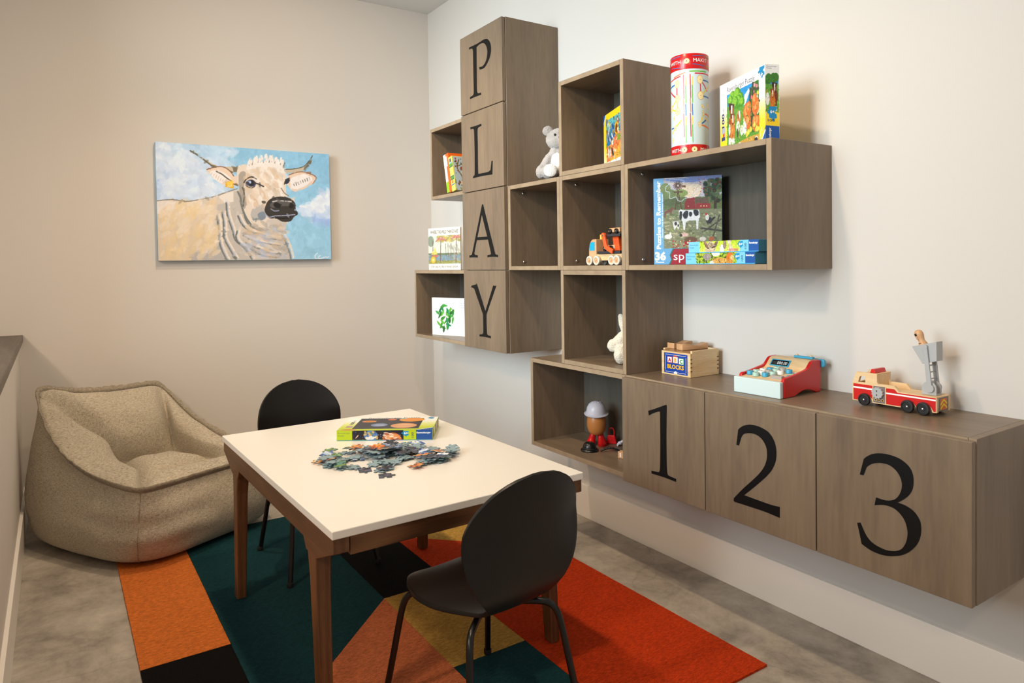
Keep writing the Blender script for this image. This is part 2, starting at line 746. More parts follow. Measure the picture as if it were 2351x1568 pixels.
        c[:, :3] = lin(np.clip(pic, 0, 255)).reshape(-1, 3)
        at.data.foreach_set('color', c.ravel())
        me.materials.append(m or colour_print())
        if bend:
            me.polygons.foreach_set('use_smooth', [True] * len(F))
        o = bpy.data.objects.new(name, me)
        COL.objects.link(o)
        if parent: o.parent = parent
        return o


def blob(name, parts, m, parent, voxel=0.004, fuzz=0.0, fscale=0.012, smooth=2):
    """several rounded volumes fused into one skin; parts: (centre, radii, rotation euler or None)"""
    b = B()
    for c, r, e in parts:
        b.ell(c, r, 14, 9, Euler(e).to_matrix() if e else None)
    o = b.build(name, m, parent, smooth='all')
    md = o.modifiers.new('skin', 'REMESH')
    md.mode = 'VOXEL'
    md.voxel_size = voxel
    md.use_smooth_shade = True
    if smooth:
        sm = o.modifiers.new('soften', 'SMOOTH')
        sm.factor = 0.5
        sm.iterations = smooth
    if fuzz:
        tx = bpy.data.textures.new(name + '_plush', 'CLOUDS')
        tx.noise_scale = fscale
        tx.noise_depth = 2
        d = o.modifiers.new('plush', 'DISPLACE')
        d.texture = tx
        d.texture_coords = 'LOCAL'
        d.strength = fuzz
        d.mid_level = 0.5
    return o

# ================================================================ THE SETTING
S = 0.381          # cabinet module
D = 0.2983         # carcass depth
T = 0.018          # panel thickness
CEIL = 2.76

M_WALL = plaster('wall_paint', (214, 208, 201))
M_CEIL = plaster('ceiling_paint', (222, 222, 220))
M_TRIM = mat('trim_paint', (246, 241, 234), rough=0.3, spec=0.5)
M_FLOOR = concrete()


def struct(name, b, m, **k):
    return tag(b.build(name, m, **k), kind='structure')


struct('floor', B().box(-7, 0.15, -7, 0.15, -0.1, 0), M_FLOOR)
struct('ceiling', B().box(-2.6, 0.15, -7, 0.15, CEIL, CEIL + 0.1), M_CEIL)
struct('wall_back', B().box(-7, 0.15, 0, 0.15, 0, 4.0), M_WALL)
struct('wall_right', B().box(0, 0.15, -7, 0, 0, CEIL), M_WALL)
struct('wall_left', B().box(-2.33, -2.18, -7, 0, 0, 0.838), M_WALL)
struct('added_daylight_blocker', B().box(-3.05, -2.90, -0.90, 0, 0, 4.0), M_WALL)  # unseen stub, added to keep daylight off the back wall's left end
cap = B().box(-2.352, -2.163, -7, 0, 0.838, 0.872)
M_CAP = wood('dark_cap_timber', (58, 48, 42), (84, 72, 62), (112, 96, 82), (16, 1.3, 16), 0.4)
tag(cap.build('trim_1', M_CAP, bevel=0.003), kind='structure')
struct('baseboard_right', B().box(-0.014, 0, -7, 0, 0, 0.152), M_TRIM, bevel=0.002)
struct('baseboard_back', B().box(-2.18, -0.014, -0.014, 0, 0, 0.152), M_TRIM, bevel=0.002)
struct('baseboard_left', B().box(-2.18, -2.167, -7, -0.014, 0, 0.152), M_TRIM, bevel=0.002)

# ================================================================ CABINETS
STAIN = ((108, 92, 76), (123, 105, 86), (134, 115, 94))
M_WOOD = wood('grey_brown_stained_maple', *STAIN, scale=(9, 9, 1.1), rough=0.42)
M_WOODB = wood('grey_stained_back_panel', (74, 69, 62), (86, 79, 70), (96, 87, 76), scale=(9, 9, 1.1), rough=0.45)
M_WOODH = wood('grey_brown_stained_maple_top', *STAIN, scale=(13, 1.5, 13), rough=0.36)
M_EDGE = wood('stained_edge_banding', (138, 119, 97), (156, 135, 110), (170, 148, 121), scale=(20, 3, 3), rough=0.4)
M_CHROME = mat('chrome', (215, 212, 205), rough=0.18, metal=1.0)
M_GLYPH = mat('black_letter_paint', (9, 8, 8), rough=0.5, spec=0.25)
GLYPH = {
'P': '92.8,315.6C 93.7,305.0C 110.2,305.4 122.3,301.5 127.4,293.0 128.8,274.2 129.4,181.8 130.0,99.5 127.5,85.7 119.2,79.2 93.6,77.3C 94.1,66.5C 137.1,68.3 196.0,67.1C 195.1,77.4C 173.5,78.4 163.7,84.1 159.5,101.3 159.8,174.6 161.1,276.0 160.6,298.5C 188.6,305.1 215.9,303.3 235.0,295.5 249.8,280.5 258.0,260.5 257.4,240.8 247.9,217.4 230.2,201.9 208.7,196.2 182.5,199.6C 188.0,186.5C 212.2,184.3 235.5,187.6 258.9,202.7 278.4,221.6 289.6,246.2 289.2,271.9 280.5,291.0 265.8,305.9 248.9,313.1 224.1,316.4 196.7,315.0 165.1,313.5',
'L': '92.0,313.0C 92.9,302.5C 112.1,301.8 122.7,298.1 126.2,288.8 127.8,255.7 128.6,188.0 126.9,110.9 124.8,80.2 118.1,75.2 109.6,71.3C 110.9,63.9C 138.7,65.1 212.9,65.3 284.3,62.4C 286.9,91.2 289.0,124.9C 279.9,125.9C 275.0,105.7 271.0,89.4 267.3,83.4 253.0,79.5 231.4,78.3 159.1,79.7C 157.0,107.2 158.2,203.0 157.7,270.1 159.1,290.9 163.0,296.9 172.4,300.1 193.9,302.1C 193.9,312.1C 142.8,311.0',
'A': '189.6,313.3C 197.7,312.7C 296.0,82.2 302.5,74.9 310.8,71.5 321.8,71.0C 322.1,60.6C 278.5,63.1 230.4,61.3C 230.7,71.2C 251.5,72.3 260.1,74.8 262.0,81.1 238.1,144.6C 134.9,144.7C 111.0,88.1 111.8,78.6 119.7,73.8 140.9,72.1C 140.6,61.2C 100.9,62.8 62.6,62.0C 62.5,72.9C 78.8,73.9 86.4,78.2 92.4,88.5;185.6,264.8C 231.6,158.5C 140.8,158.9C',
'Y': '76.1,304.8C 76.6,296.2C 90.8,295.5 101.9,291.0 112.6,278.1 181.8,170.2C 182.6,162.8 182.4,97.7 180.8,82.6 177.1,76.8 166.2,73.7 146.3,71.6C 146.7,62.2C 199.8,63.7 248.6,61.2C 248.2,72.2C 228.2,73.4 217.8,77.1 214.6,87.1 212.3,127.5 212.8,166.3 215.5,175.7C 304.3,310.0C 290.1,308.8 277.3,310.0C 203.5,185.8C 133.7,306.8 125.5,313.2C',
'1': '134.0,278.3C 136.9,262.8C 157.1,274.0 179.6,283.3 186.9,284.6 189.8,280.6 190.1,211.2 189.1,138.8 187.2,91.3 184.1,79.7 177.9,75.5 146.7,72.8C 146.6,63.2C 203.4,64.6 259.1,62.7C 259.2,72.5C 227.5,75.1 221.6,79.0 218.9,90.0 217.5,127.2 217.9,216.7 220.6,310.8C 216.8,312.9C 179.8,296.9 154.8,286.4',
'2': '128.9,286.3C 121.6,238.4C 130.8,238.3C 137.0,256.7 141.9,268.7 149.2,276.8 162.2,281.8 180.9,284.5 199.3,281.3 215.1,270.8 226.1,253.7 228.9,234.9 227.0,217.0 219.0,195.7 203.0,172.3 177.4,144.2 144.1,110.5 111.1,73.2C 110.3,65.8C 113.5,63.0C 174.4,63.9 224.7,63.8 269.1,60.6C 269.3,92.2C 244.9,90.0 202.3,90.6 148.0,92.5C 174.9,117.7 202.8,144.8 227.7,170.6 245.6,194.4 256.7,220.0 259.5,245.6 256.0,267.8 246.3,286.8 230.9,300.2 210.8,307.0 190.3,309.9 169.5,308.4 150.6,302.5 138.6,295.2',
'3': '132.5,285.9C 122.1,243.6C 131.5,243.5C 136.2,256.3 140.9,267.6 152.9,277.8 169.3,284.3 185.4,286.3 199.5,284.2 213.4,275.1 222.0,263.0 226.6,248.3 225.9,233.9 221.1,219.4 213.3,207.4 204.6,200.6 192.3,195.9 179.8,194.6 163.6,195.5C 159.9,175.3C 174.4,180.3 188.7,183.0 206.3,181.4 220.1,173.8 230.4,162.7 236.3,150.4 239.7,133.8 238.8,117.7 234.5,102.1 226.8,88.0 216.5,79.2 202.6,73.5 186.7,70.8 168.7,72.9 152.3,78.4 141.2,87.7 133.8,98.3 128.2,109.5 123.2,119.5C 114.6,116.5C 120.6,92.2 126.2,66.0C 146.7,58.1 170.5,55.2 192.0,57.6 209.5,63.4 226.8,72.0 243.8,85.8 258.8,105.0 267.1,123.4 270.9,143.7 269.6,164.1 263.9,176.3 254.0,187.3 240.6,193.9 228.7,196.7 216.4,197.6C 232.2,210.9 244.0,224.7 251.5,240.7 253.7,258.8 252.4,274.1 246.6,288.4 235.7,299.0 220.4,306.9 203.1,310.1 187.2,310.7 171.1,308.7 154.8,303.4 141.9,294.9',
}


def glyph_contours(g):
    """contours of a letter in metres from the door's lower left corner; C marks a corner"""
    res = []
    for cont in GLYPH[g].split(';'):
        P = []
        for t in cont.split():
            c = t.endswith('C')
            a, b = t.rstrip('C').split(',')
            P.append((float(a) / 1000, float(b) / 1000, c))
        k0 = next(i for i, p in enumerate(P) if p[2])
        P = P[k0:] + P[:k0] + [P[k0]]
        out, run = [], [P[0]]
        for p in P[1:]:
            run.append(p)
            if p[2]:
                pts = [(q[0], q[1], 0) for q in run]
                if len(pts) > 2:
                    out += [(q.x, q.y) for q in catmull(pts, 5)[:-1]]
                else:
                    out.append(pts[0][:2])
                run = [p]
        res.append(out)
    return res


def glyph_mesh(g):
    cu_ = bpy.data.curves.new('letter', 'CURVE')
    cu_.dimensions = '2D'
    cu_.fill_mode = 'BOTH'
    cu_.extrude = 0.0007
    for c in glyph_contours(g):
        sp = cu_.splines.new('POLY')
        sp.points.add(len(c) - 1)
        for q, p in zip(sp.points, c):
            q.co = (p[0], p[1], 0, 1)
        sp.use_cyclic_u = True
    t = bpy.data.objects.new('letter', cu_)
    COL.objects.link(t)
    me = bpy.data.meshes.new_from_object(t)
    bpy.data.objects.remove(t, do_unlink=True)
    bpy.data.curves.remove(cu_)
    # local door frame: letter x -> -y, letter y -> z, proud of the face towards -x
    me.transform(Matrix(((0, 0, -1, 0), (-1, 0, 0, 0), (0, 1, 0, 0), (0, 0, 0, 1))))
    me.materials.append(M_GLYPH)
    return me


def panel(name, parent, x0, x1, y0, y1, z0, z1, horizontal=False):
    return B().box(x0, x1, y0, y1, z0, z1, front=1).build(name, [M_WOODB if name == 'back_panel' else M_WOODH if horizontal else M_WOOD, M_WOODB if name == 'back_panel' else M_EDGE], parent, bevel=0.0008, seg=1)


def screw(parent, x, y, z):
    """dome connector head on a side panel, facing -y"""
    b = B().lathe([(0.0064, 0), (0.0062, -0.0016), (0.0045, -0.0034), (0.0018, -0.0042)], axis='y', n=14)
    return b.build('screw', M_CHROME, parent, smooth=True, loc=(x, y, z))


def carcass(name, label, y_left, w, z0, h, group=None, screws=False, back=0.008, cat='shelf'):
    """open box fixed to the right wall; origin at the wall, lower left corner"""
    t = thing(name, label, cat, (0, y_left, z0), group=group)
    panel('side_panel', t, -D, -0.001, -T, 0, 0, h)
    panel('side_panel', t, -D, -0.001, -w, -w + T, 0, h)
    panel('top_panel', t, -D, -0.001, -w + T, -T, h - T, h, True)
    panel('bottom_panel', t, -D, -0.001, -w + T, -T, 0, T, True)
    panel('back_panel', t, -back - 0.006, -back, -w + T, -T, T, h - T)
    if screws:
        for z in (0.037, 0.349):
            screw(t, -0.2265, -T, z)
    return t


YP = -0.9625       # left side of the PLAY column
Y1 = YP - S        # its right side
Y2 = Y1 - S
Y3 = Y2 - S        # right side of the second column
YB = -2.7166       # right end of the long box

# letter column: one tall carcass, four doors
col = thing('letter_cabinet', 'tall stained wood wall cabinet with the letter doors P L A Y', 'cabinet', (0, YP, 2 * S))
panel('side_panel', col, -D, -0.001, -T, 0, 0, 4 * S)
panel('side_panel', col, -D, -0.001, -S, -S + T, 0, 4 * S)
panel('top_panel', col, -D, -0.001, -S + T, -T, 4 * S - T, 4 * S, True)
panel('bottom_panel', col, -D, -0.001, -S + T, -T, 0, T, True)
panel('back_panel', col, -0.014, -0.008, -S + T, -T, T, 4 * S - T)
for k in (1, 2, 3):
    panel('fixed_shelf', col, -D + 0.002, -0.014, -S + T, -T, k * S - T / 2, k * S + T / 2, True)


def door(parent, g, y_left, z0, word):
    d = B().box(-D - 0.0205, -D - 0.0022, y_left - S + 0.0015, y_left - 0.0015, z0 + 0.0018, z0 + S - 0.0018).build(
        'door', M_WOOD, parent, bevel=0.0018, seg=2)
    d['label'] = 'stained wood door with the black %s' % word
    l = bpy.data.objects.new('letter' if g.isalpha() else 'numeral', glyph_mesh(g))
    COL.objects.link(l)
    l.parent = d
    l.location = (-D - 0.0209, y_left, z0)
    return d


for k, g in enumerate('YALP'):
    door(col, g, 0, k * S, 'letter ' + g)

# number cabinet
YC = -2.1012
num = thing('number_cabinet', 'long low stained wood wall cabinet with the doors 1 2 3', 'cabinet', (0, YC, S))
WC = 3 * S
panel('side_panel', num, -D, -0.001, -T, 0, 0, S - T)
panel('side_panel', num, -D, -0.001, -WC, -WC + T, 0, S)
panel('top_panel', num, -D, -0.001, -WC + T, 0, S - T, S, True)
panel('bottom_panel', num, -D, -0.001, -WC + T, -T, 0, T, True)
panel('back_panel', num, -0.014, -0.008, -WC + T, -T, T, S - T)
for k in (1, 2):
    panel('divider', num, -D + 0.002, -0.014, -k * S - T / 2, -k * S + T / 2, T, S - T)
for k, g in enumerate('123'):
    door(num, g, -k * S, -0.003, 'numeral ' + g)

G_BOX = 'open wall boxes around the letter cabinet'
carcass('wall_cube', 'open cube left of the L door holding upright picture books', -0.5836, 0.3785, 4 * S, S, G_BOX)
carcass('wall_box', 'open box left of the Y door with a white book inside', -0.361, 0.6012, 2 * S, S, G_BOX)
carcass('wall_cube', 'empty open cube right of the A door under the grey bear', Y1 - 0.0004, S - 0.0008, 3 * S, S, G_BOX, True)
carcass('wall_cube', 'highest open cube holding a yellow framed puzzle box', Y2, S, 4 * S, S, G_BOX)
carcass('wall_cube', 'open cube holding the small wooden truck', Y2, S, 3 * S, S - 0.0006, G_BOX, True)
carcass('wall_cube', 'open cube holding the white soft toy, below the wooden truck', Y2, S, 2 * S, S - 0.0006, G_BOX)
carcass('wall_box', 'long open box holding puzzle boxes, under the red and white tin', Y3 - 0.0004, Y3 - 0.0004 - YB, 3 * S, S, G_BOX, True)
carcass('wall_box', 'low open box left of the number 1 door holding plastic toys', YC + 0.60, 0.5995, S, S - 0.0006, G_BOX)

# ================================================================ PAINTING (canvas on the back wall)
PX0, PX1, PZ0, PZ1 = -1.5825, -0.675, 1.215, 1.823
pt = thing('cow_painting', 'canvas painting of a white cow against a blue cloudy sky', 'painting', ((PX0 + PX1) / 2, 0, PZ0))
PW, PH = PX1 - PX0, PZ1 - PZ0
B().box(-PW / 2, PW / 2, -0.0345, -0.001, 0, PH).build('canvas', mat('canvas_side', (150, 190, 212), 0.8, var=(9, 0.18)), pt, bevel=0.002)


def homography(src):
    """maps a quad sketched in perspective to the unit square"""
    dst = [(0, 0), (1, 0), (1, 1), (0, 1)]
    A, b_ = [], []
    for (x, y), (u, v) in zip(src, dst):
        A.append([x, y, 1, 0, 0, 0, -u * x, -u * y]); b_.append(u)
        A.append([0, 0, 0, x, y, 1, -v * x, -v * y]); b_.append(v)
    h = np.append(np.linalg.solve(np.array(A, float), np.array(b_, float)), 1).reshape(3, 3)

    def f(x, y):
        q = h @ np.array([x, y, 1.0])
        return (q[0] / q[2], q[1] / q[2])
    return f


def paint_cow():
    A = Art(560, 376, (146, 199, 220))
    A.grad(0, 0, 1, 1, (142, 196, 219), (160, 208, 224))
    A.map = homography([(130, 120), (2092, 268), (2105, 1445), (160, 1460)])
    Pm = A.map
    wh, lb, mb = (232, 240, 242), (190, 213, 232), (160, 190, 225)
    A.poly([(130, 120), (220, 125), (280, 150), (300, 200), (280, 270), (340, 320), (360, 260), (440, 215), (520, 240), (560, 290), (610, 330), (650, 400), (700, 450), (760, 560), (850, 620), (960, 650), (1010, 690), (780, 745), (500, 790), (130, 770)], (205, 222, 235), smooth=4)
    for q in ([(140, 130), (250, 150), (290, 210), (230, 290), (140, 300)], [(350, 320), (370, 250), (450, 215), (540, 260), (540, 330), (430, 350)], [(270, 540), (330, 480), (470, 480), (560, 540), (470, 590), (330, 590)], [(560, 620), (700, 560), (860, 640), (760, 700), (600, 700)], [(140, 430), (190, 450), (220, 520), (150, 530)]):
        A.poly(q, wh, smooth=4)
    for q in ([(230, 490), (250, 430), (340, 430), (350, 465)], [(500, 430), (560, 430), (580, 480), (520, 470)], [(145, 560), (210, 530), (260, 600), (330, 640), (260, 690), (145, 700)], [(145, 700), (400, 740), (620, 735), (480, 785), (145, 770)]):
        A.poly(q, mb, smooth=4)
    # right hand clouds
    A.poly([(1740, 870), (1800, 815), (1860, 830), (1940, 750), (2030, 680), (2092, 680), (2100, 1030), (1990, 1020), (1900, 1000), (1770, 960)], (205, 222, 235), smooth=4)
    for q in ([(1880, 860), (1960, 760), (2060, 700), (2090, 780), (2050, 900), (1930, 920)], [(1740, 860), (1800, 820), (1840, 860), (1790, 890)]):
        A.poly(q, wh, smooth=4)
    A.poly([(1860, 1020), (1900, 960), (1970, 960), (2100, 1010), (2100, 1080), (1990, 1030)], mb, smooth=3)
    tmp, A.map = A.map, None
    A.dabs(500, 0, 0, 0.42, 0.5, 0.012, [(214, 230, 238), (196, 217, 234), (225, 236, 240)], 0.4, 2.6, 0.35)
    A.paintery(1500, 0.012, 9)
    A.map = tmp
    # ---- body
    body, lite, grey, dk = (216, 202, 178), (238, 229, 212), (178, 172, 160), (96, 100, 92)
    A.poly([(150, 790), (320, 775), (480, 795), (640, 770), (780, 745), (900, 700), (1010, 680), (1130, 640), (1250, 700), (1330, 900), (1530, 1120), (1560, 1200), (1620, 1320), (1650, 1445), (900, 1452), (155, 1462)], body)
    A.poly([(150, 790), (400, 800), (640, 780), (620, 870), (400, 960), (340, 1040), (310, 970), (150, 930)], lite, 0.8, smooth=3)
    A.poly([(850, 740), (1010, 690), (1030, 800), (1000, 930), (900, 800)], lite, 0.8, smooth=3)
    A.poly([(150, 1100), (500, 1020), (800, 1060), (820, 1250), (600, 1330), (540, 1460), (155, 1460)], (220, 198, 160), 0.7, smooth=3)
    A.poly([(600, 1340), (760, 1330), (840, 1240), (900, 1452), (530, 1456)], (184, 178, 166), smooth=2)
    # neck in shade with folds
    A.poly([(1010, 690), (1130, 650), (1150, 900), (1240, 1060), (1400, 1140), (1540, 1130), (1620, 1320), (1645, 1445), (900, 1452), (840, 1250), (800, 1000), (830, 830), (1010, 800)], (196, 188, 172))
    A.poly([(1050, 900), (1130, 1030), (1330, 1140), (1530, 1200), (1540, 1330), (1400, 1440), (1200, 1446), (1040, 1200)], (205, 196, 180), smooth=3)
    folds = [[(820, 950), (840, 1080), (850, 1250), (880, 1350), (930, 1450)], [(930, 810), (940, 950), (990, 1100), (1030, 1230), (1130, 1320), (1210, 1440)], [(880, 920), (900, 1060), (900, 1200), (960, 1320), (1030, 1440)], [(1050, 1130), (1040, 1220), (1120, 1310), (1200, 1400)], [(1060, 960), (1110, 1060), (1200, 1130), (1330, 1170), (1480, 1220), (1540, 1130)], [(1130, 880), (1140, 980), (1200, 1070), (1330, 1130)], [(1120, 1180), (1250, 1240), (1400, 1270), (1530, 1290)], [(1150, 1260), (1300, 1330), (1420, 1370), (1560, 1380)], [(1530, 1140), (1590, 1240), (1640, 1380), (1650, 1440)], [(1200, 1330), (1330, 1400), (1480, 1420)]]
    for f in folds:
        A.line(f, 0.0058, (128, 130, 120), 0.8, 4)
        A.line([(a + 14, b - 6) for a, b in f], 0.0035, (184, 198, 216), 0.45, 4)
        A.line([(a + 30, b - 12) for a, b in f], 0.005, (240, 224, 198), 0.8, 4)
    for f in folds[:6]:
        A.line([(a - 3, b + 2) for a, b in f], 0.0030, dk, 0.8, 4, True)
    # ---- horns
    A.poly([(528, 228), (600, 260), (690, 320), (770, 370), (850, 405), (1080, 415), (1110, 468), (990, 470), (930, 440), (780, 405), (690, 340), (600, 280)], (203, 190, 160))
    A.line([(528, 228), (620, 285), (700, 345), (790, 405), (930, 440), (1000, 470)], 0.004, (98, 92, 72), 1, 3)
    A.poly([(528, 226), (600, 258), (660, 305), (640, 310), (590, 275)], (108, 102, 84))
    A.poly([(1005, 415), (1050, 412), (1060, 466), (1010, 468)], (120, 112, 88))
    A.poly([(1590, 440), (1680, 435), (1800, 410), (1860, 350), (1905, 285), (1890, 370), (1840, 430), (1750, 470), (1600, 482)], (200, 186, 156))
    A.poly([(1905, 285), (1890, 370), (1840, 430), (1800, 445), (1850, 370)], (112, 106, 86))
    A.line([(1590, 438), (1690, 434), (1800, 408), (1860, 350), (1905, 285)], 0.0025, (92, 88, 70), 1, 3)
    # ---- ears
    A.poly([(715, 440), (790, 415), (880, 410), (950, 440), (1010, 510), (1060, 520), (1060, 610), (980, 620), (900, 610), (820, 560), (750, 500)], (232, 208, 180), smooth=3)
    A.poly([(745, 465), (830, 450), (930, 490), (1000, 570), (950, 600), (870, 590), (790, 540)], (242, 235, 222), smooth=3)
    A.line([(820, 460), (880, 490), (930, 530), (990, 570)], 0.004, (90, 84, 70), 1, 3)
    for k in range(9):
        A.line([(770 + k * 27, 476 + k * 12), (756 + k * 27 - (k * 5 % 9), 505 + k * 13 + (k * 7 % 11))], 0.0020, (206, 176, 148), 0.7)
    A.line([(712, 438), (800, 412), (890, 408), (960, 445), (1015, 512)], 0.003, (140, 100, 70), 1, 3)
    A.poly([(1640, 500), (1730, 470), (1830, 475), (1945, 530), (1900, 600), (1800, 660), (1700, 690), (1640, 640), (1605, 580)], (232, 205, 176), smooth=3)
    A.poly([(1660, 540), (1780, 500), (1900, 530), (1860, 600), (1760, 650), (1670, 650)], (242, 235, 222), smooth=3)
    for k in range(8):
        A.line([(1690 + k * 25, 604 - k * 11), (1698 + k * 25, 622 - k * 10 + (k * 7 % 9))], 0.0030, (120, 114, 100), 0.85)
    A.line([(1640, 500), (1730, 470), (1830, 472), (1945, 528), (1900, 604)], 0.003, (150, 104, 72), 1, 3)
    # ---- head
    A.poly([(1065, 400), (1150, 380), (1300, 370), (1450, 380), (1570, 430), (1600, 520), (1600, 640), (1620, 750), (1700, 790), (1600, 1080), (1540, 1130), (1400, 1130), (1250, 1050), (1130, 920), (1100, 780), (1080, 640), (1050, 540)], (228, 214, 190), smooth=3)
    A.poly([(1330, 400), (1500, 410), (1560, 520), (1540, 660), (1430, 700), (1340, 560)], (240, 231, 212), smooth=3)
    A.poly([(1070, 500), (1150, 470), (1130, 640), (1160, 800), (1130, 880), (1090, 760)], (170, 160, 142), smooth=3)
    A.poly([(1240, 860), (1340, 820), (1370, 900), (1370, 990), (1250, 1010), (1200, 950)], (188, 182, 170), smooth=3)
    A.poly([(1280, 940), (1350, 910), (1370, 980), (1310, 1010)], (128, 144, 152), smooth=3)
    A.poly([(1390, 1000), (1600, 1020), (1590, 1110), (1500, 1190), (1380, 1130)], (206, 196, 178), smooth=3)
    A.dabs(0, 0, 0, 1, 1, .01, [(0, 0, 0)])
    tmp, A.map = A.map, None
    c1 = Pm(1150, 430); c2 = Pm(1600, 850)
    A.dabs(130, c1[0], c1[1], c2[0], c2[1], 0.011, [(240, 228, 206), (222, 196, 160), (210, 178, 142), (244, 238, 224), (206, 196, 176), (226, 206, 178)], 1.2, 2.0, 0.55)
    c1 = Pm(1130, 1040); c2 = Pm(1590, 1420)
    A.dabs(120, c1[0], c1[1], c2[0], c2[1], 0.009, [(230, 212, 184), (178, 184, 190), (214, 188, 150), (168, 160, 144), (190, 200, 216)], 0.3, 2.6, 0.5)
    c1 = Pm(180, 820); c2 = Pm(840, 1400)
    A.dabs(160, c1[0], c1[1], c2[0], c2[1], 0.014, [(230, 210, 176), (238, 224, 198), (222, 196, 150), (234, 206, 152)], 2.2, 2.4, 0.4)
    A.map = tmp
    # tuft
    for k in range(26):
        x = 1170 + k * 16
        y = 372 - 50 * math.sin(k / 25 * math.pi) + (k * 37 % 17)
        A.line([(x, y + 62), (x + 18 - (k * 7 % 26), y - 22 - (k * 13 % 34))], 0.0060, (240, 232, 216), 1, 0, True)
        if k % 2: A.line([(x + 6, y + 22), (x + 22, y - 14)], 0.0034, (112, 106, 92), .9, 0, True)
    # eyes
    A.ell(1205, 595, 0.034, 0.023, (214, 196, 168), 0.2)
    A.poly([(1145, 590), (1180, 558), (1230, 555), (1265, 590), (1250, 625), (1200, 632), (1165, 610)], (58, 66, 92), smooth=3)
    A.ell(1212, 590, 0.017, 0.018, (22, 24, 32))
    A.ell(1198, 580, 0.006, 0.009, (176, 190, 220))
    A.line([(1130, 585), (1160, 545), (1215, 522), (1270, 545)], 0.0035, (64, 54, 46), 1, 3)
    A.line([(1255, 590), (1300, 605), (1350, 630)], 0.004, (52, 46, 44), 1, 2)
    A.line([(1160, 625), (1210, 648), (1250, 630)], 0.003, (90, 80, 70), 1, 2)
    A.poly([(1590, 600), (1605, 560), (1640, 540), (1645, 570), (1620, 600)], (40, 44, 60), smooth=2)
    A.line([(1585, 605), (1600, 555), (1645, 535)], 0.003, (70, 58, 50), 1, 2)
    A.line([(1550, 650), (1580, 700), (1630, 735)], 0.003, (150, 130, 108), 1, 2)
    # muzzle
    A.poly([(1360, 880), (1400, 790), (1480, 750), (1580, 745), (1660, 770), (1705, 820), (1710, 880), (1735, 940), (1690, 970), (1650, 1020), (1560, 1025), (1490, 990), (1410, 985), (1370, 930)], (52, 50, 46), smooth=3)
    A.poly([(1420, 830), (1500, 790), (1610, 790), (1690, 820), (1680, 850), (1560, 850), (1450, 870)], (92, 90, 84), 0.9, smooth=3)
    A.ell(1500, 840, 0.022, 0.017, (20, 19, 20), 0.3)
    A.ell(1660, 845, 0.016, 0.017, (20, 19, 20))
    A.line([(1450, 800), (1520, 788), (1600, 795), (1660, 800)], 0.0035, (204, 200, 190), 0.9, 3)
    A.line([(1430, 880), (1470, 905), (1520, 900)], 0.003, (150, 156, 178), 0.9, 2)
    A.line([(1380, 950), (1410, 975), (1480, 960), (1600, 955), (1700, 945)], 0.003, (168, 172, 190), 0.9, 3)
    A.line([(1480, 970), (1560, 990), (1650, 975)], 0.004, (22, 20, 20), 1, 2)
    A.ell(1350, 805, 0.013, 0.009, (86, 84, 76), 0.2)
    # jaw outline and cheek
    A.line([(1060, 690), (1090, 760), (1100, 840), (1140, 960), (1200, 1050)], 0.006, (112, 116, 108), 0.9, 3)
    A.line([(1110, 640), (1130, 700), (1120, 850)], 0.004, (84, 80, 70), 0.8, 3)
    A.line([(1230, 1000), (1290, 990), (1330, 960)], 0.005, (130, 140, 140), 0.8, 2)
    # ear tag
    A.poly([(925, 575), (1005, 565), (1015, 655), (915, 632)], (232, 176, 40))
    A.poly([(935, 582), (1000, 574), (1005, 610), (935, 610)], (246, 204, 84))
    A.line([(945, 630), (955, 615), (970, 632), (985, 612), (995, 630)], 0.002, (252, 236, 170))
    A.line([(1012, 600), (1050, 615)], 0.004, (120, 90, 60))
    # outline of the back
    A.line([(150, 788), (320, 774), (480, 796), (640, 772), (790, 742), (940, 690), (1050, 655)], 0.003, (128, 118, 98), 0.8, 3)
    tmp, A.map = A.map, None
    A.paintery(900, 0.006, 10, 2.2)
    A.map = tmp
    # signature
    A.line([(1950, 1375), (1925, 1400), (1925, 1435), (1950, 1438)], 0.0022, (240, 244, 244), 1, 3)
    A.line([(1985, 1405), (1965, 1415), (1965, 1438), (1995, 1436), (2040, 1420), (2060, 1425), (2080, 1415)], 0.0022, (240, 244, 244), 1, 3)
    A.a *= np.array([0.985, 1.0, 1.07])
    return A


paint_cow().mesh('painted_picture', pt, (-PW / 2, -0.0345, 0), (1, 0, 0), (0, 0, 1), PW, PH, 0.0005, colour_print('oil_paint', 0.55))

# ================================================================ RUG of carpet tiles
rug = thing('tile_rug', 'patchwork rug of orange, teal, black, yellow and red carpet tiles', 'rug', (-1.09, -1.71, 0))
RX = [-1.853, -1.603, -1.092, -0.840, -0.338]
RY = [-0.71, -1.22, -1.718, -2.22, -2.72]
CT = {k: carpet('carpet_' + k, c) for k, c in dict(orange=(226, 124, 56), black=(20, 18, 18), teal=(26, 66, 72), salmon=(220, 126, 82), yellow=(208, 166, 84), red=(200, 64, 24)).items()}


def tile(kind, pts):
    g = 0.0001
    cx = sum(p[0] for p in pts) / len(pts)
    cy = sum(p[1] for p in pts) / len(pts)
    q = []
    n = len(pts)
    for i in range(n):          # edges cut a little unevenly
        (x1, y1), (x2, y2) = pts[i], pts[(i + 1) % n]
        L_ = math.hypot(x2 - x1, y2 - y1)
        k = max(int(L_ / 0.012), 1)
        for j in range(k):
            t = j / k
            x, y = x1 + (x2 - x1) * t, y1 + (y2 - y1) * t
            d = math.hypot(x - cx, y - cy)
            e = g + random.random() * 0.0009
            q.append((x - (x - cx) / d * e, y - (y - cy) / d * e))
    b = B().prism([(a - cx, c - cy) for a, c in q], 0, 0.0065 + random.random() * 0.0004, 'z')
    o = b.build('carpet_tile', CT[kind], rug, loc=(cx + 1.09, cy + 1.71, 0.0005))
    o['label'] = kind + ' carpet tile'
    return o


